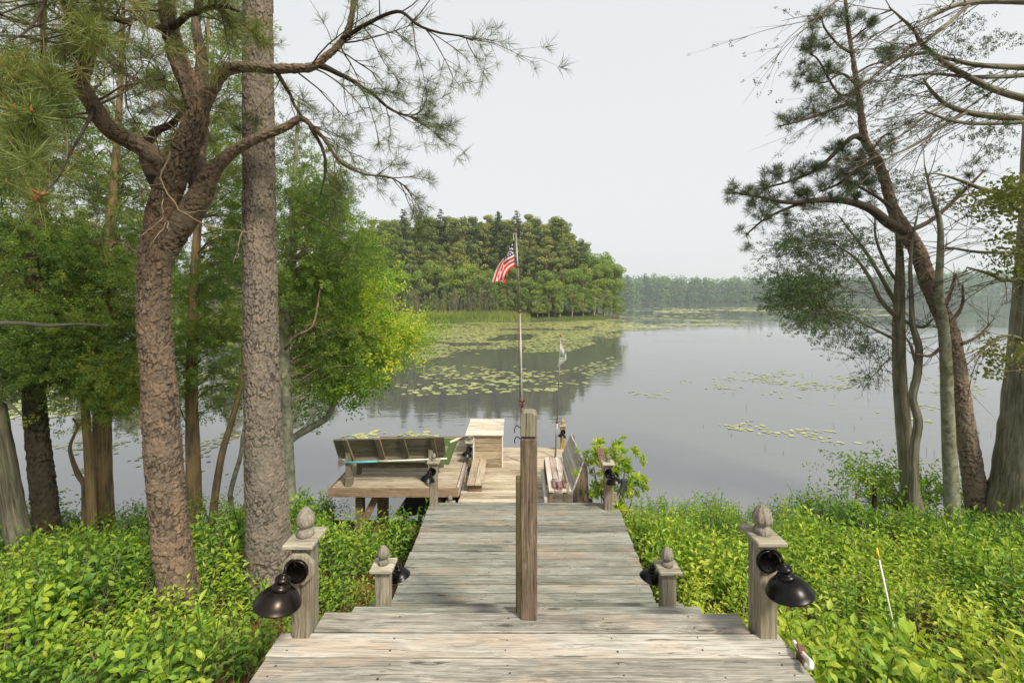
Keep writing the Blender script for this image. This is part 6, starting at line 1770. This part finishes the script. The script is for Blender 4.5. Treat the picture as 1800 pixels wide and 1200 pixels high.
def ptop(px, d, ptop_, kind, h, sq=1.0):
    """a tree whose foot is in column px at distance d and whose top reaches row ptop_"""
    H = HC + (HY - ptop_)*d/F
    plant(kind, (px - CX)*d/F, d, H/h, squash=sq)
# skyline row, read off the photograph
for px, py, d in ((655, 402, 82), (672, 400, 84), (690, 398, 83), (737, 400, 84), (752, 393, 82), (772, 398, 85), (790, 396, 83), (812, 391, 82), (830, 397, 86), (858, 394, 84), (880, 400, 86), (890, 402, 83), (930, 393, 82), (945, 396, 86), (972, 392, 81), (985, 395, 82), (1005, 425, 82), (1022, 432, 80)):
    ptop(px, d, py, 'pine', 16.0, RNG.uniform(.85, 1.05))
for px, py, d in ((704, 379, 85), (739, 380, 87), (773, 381, 86), (868, 386, 84), (880, 381, 86), (905, 381, 84), (840, 398, 85)):
    ptop(px, d, py - 4, 'spruce', 17.0, 1.05)
for px, py, d in ((640, 430, 80), (665, 436, 79), (700, 440, 80), (722, 430, 79), (748, 436, 80), (775, 432, 79), (805, 430, 80), (838, 432, 79), (870, 436, 80), (905, 430, 79), (935, 428, 78), (960, 424, 78), (985, 436, 78)):
    ptop(px, d, py + RNG.uniform(-8, 26), 'pine', 16.0, RNG.uniform(.85, 1.1))
for px, py, d in ((1040, 446, 81), (1062, 442, 82), (1072, 462, 80), (1050, 468, 79), (1025, 470, 78), (1000, 480, 77), (930, 490, 76), (955, 476, 76), (975, 490, 76)):
    ptop(px, d, py, 'leafy', 11.0, RNG.uniform(.9, 1.15))
for px, py, d in ((925, 500, 75.5), (945, 505, 75), (965, 515, 75), (985, 512, 74.8), (1005, 505, 75), (1025, 508, 76), (1045, 505, 76.5), (1062, 512, 78), (1078, 505, 80), (1088, 520, 82)):
    ptop(px, d, py, 'bushy', 6.0, RNG.uniform(.9, 1.1))
for px, py, d in ((690, 520, 72), (730, 515, 73), (762, 522, 72), (800, 515, 74), (835, 520, 74), (868, 512, 75), (895, 516, 75.5), (672, 528, 73), (712, 530, 73), (748, 526, 73.5), (782, 530, 74), (818, 528, 74.5), (852, 530, 75), (882, 526, 75)):
    ptop(px, d, py, 'bushy', 6.0, RNG.uniform(.8, 1.0))
for px, py, d in ((672, 468, 77), (712, 480, 77), (756, 462, 77.5), (790, 474, 77), (826, 466, 77), (858, 478, 77), (893, 470, 77)):
    ptop(px, d, py, 'leafy', 11.0, RNG.uniform(.8, 1.1))
for px in np.arange(640, 1030, 11):
    ptop(px + RNG.uniform(-4, 4), RNG.uniform(86, 92), np.interp(px, [640, 700, 900, 985, 1030], [405, 398, 398, 402, 436]) + RNG.uniform(-4, 14), 'pine', 16.0, RNG.uniform(.9, 1.15))
# the wood runs on to the left behind the near trees
for x in np.arange(-100, -26, 3.6):
    y = float(shore_far_side(x)) + RNG.uniform(10, 18)
    plant('pine', x + RNG.normal(0, .8), y, RNG.uniform(.85, 1.05))
for x in np.arange(-100, -26, 6.5):
    plant('bushy', x + RNG.normal(0, .8), float(shore_far_side(x)) + RNG.uniform(6, 9), RNG.uniform(.7, 1.0))
# pale dead trunks and brush in the shade of the wood
mb = MB()
for k in range(230):
    x = RNG.uniform(-27, 3); y = float(shore_far_side(x)) + RNG.uniform(5, 9)
    z = float(terrain(x, y)); h = RNG.uniform(1.5, 5.5)
    p = np.array([x, y, z - .1]); grow(mb, p, [RNG.normal(0, .10), RNG.normal(0, .1), 1], h, RNG.uniform(.02, .05), 1, [], 4, (3, 7), .0, .10, .7, .35, RNG.uniform(.2, .9), .25)
tag(mb.build('dead_brushwood', M['far_dead']), kind='stuff')
# pale log at the tip of the point
mb = MB(); a, b_ = G(1078, 557.5, HC - .12), G(1092, 555.5, HC - .15)
tube(mb, spline([a, (a + b_)/2 + [0, 0, .08], b_], 10), np.linspace(.16, .08, 10), 8, rough=.1); grow(mb, (a + b_)/2, [.3, 0, .8], .9, .05, 1, [])
tag(mb.build('driftwood_log', M['twig_pale'], origin=a), 'pale fallen log lying in the water at the tip of the wooded point', 'log')

# ---------------------------------------------------------------- far shore: one hazy mass of wood
mb = MB()
n = 1250
x = RNG.uniform(-330, 460, n); y = 407 + 14*np.sin(x*.012) + 7*np.sin(x*.045 + 1) + 45*RNG.uniform(0, 1, n)**1.6
x, y = x[np.argsort(y)], np.sort(y)
hgt = np.interp(x, [-300, 90, 150, 230, 330, 460], [21, 23, 20, 19, 21, 23]) + 4.0*vnoise(x, y, 28, 9) + RNG.normal(0, 2.2, n)
for xi, yi, hi_ in zip(x, y, hgt):
    z0 = float(terrain(xi, yi)); c = np.array([xi, yi, z0])
    tt = .45 + RNG.normal(0, .15)
    con = RNG.random() < .3
    for k in range(5):
        f = .10 + .20*k
        r = (hi_*.23*(1.05 - f) + .8) if con else hi_*.27*math.sqrt(max(.15, 1 - ((f - .55)/.55)**2))*RNG.uniform(.8, 1.2)
        leafcloud(mb, c + [RNG.normal(0, .8), RNG.normal(0, .8), hi_*f], r, hi_*.13, 46, 1.7, tt - (.15 if con else 0), .3)
    if k % 3 == 0: pass
tag(mb.build('far_forest', M['far_wood']), kind='stuff')

# ---------------------------------------------------------------- haze over the lake
mb = MB(); board(mb, (20, 300, 19.5), (1000, 680, 44), 0)
t = NT('summer_haze')
v = t.new("ShaderNodeVolumePrincipled")
v.inputs['Color'].default_value = (.86, .93, .99, 1); v.inputs['Density'].default_value = .00048; v.inputs['Anisotropy'].default_value = .15
t.link(v.outputs[0], t.out.inputs['Volume'])
hz = tag(mb.build('haze', t.m), kind='stuff')
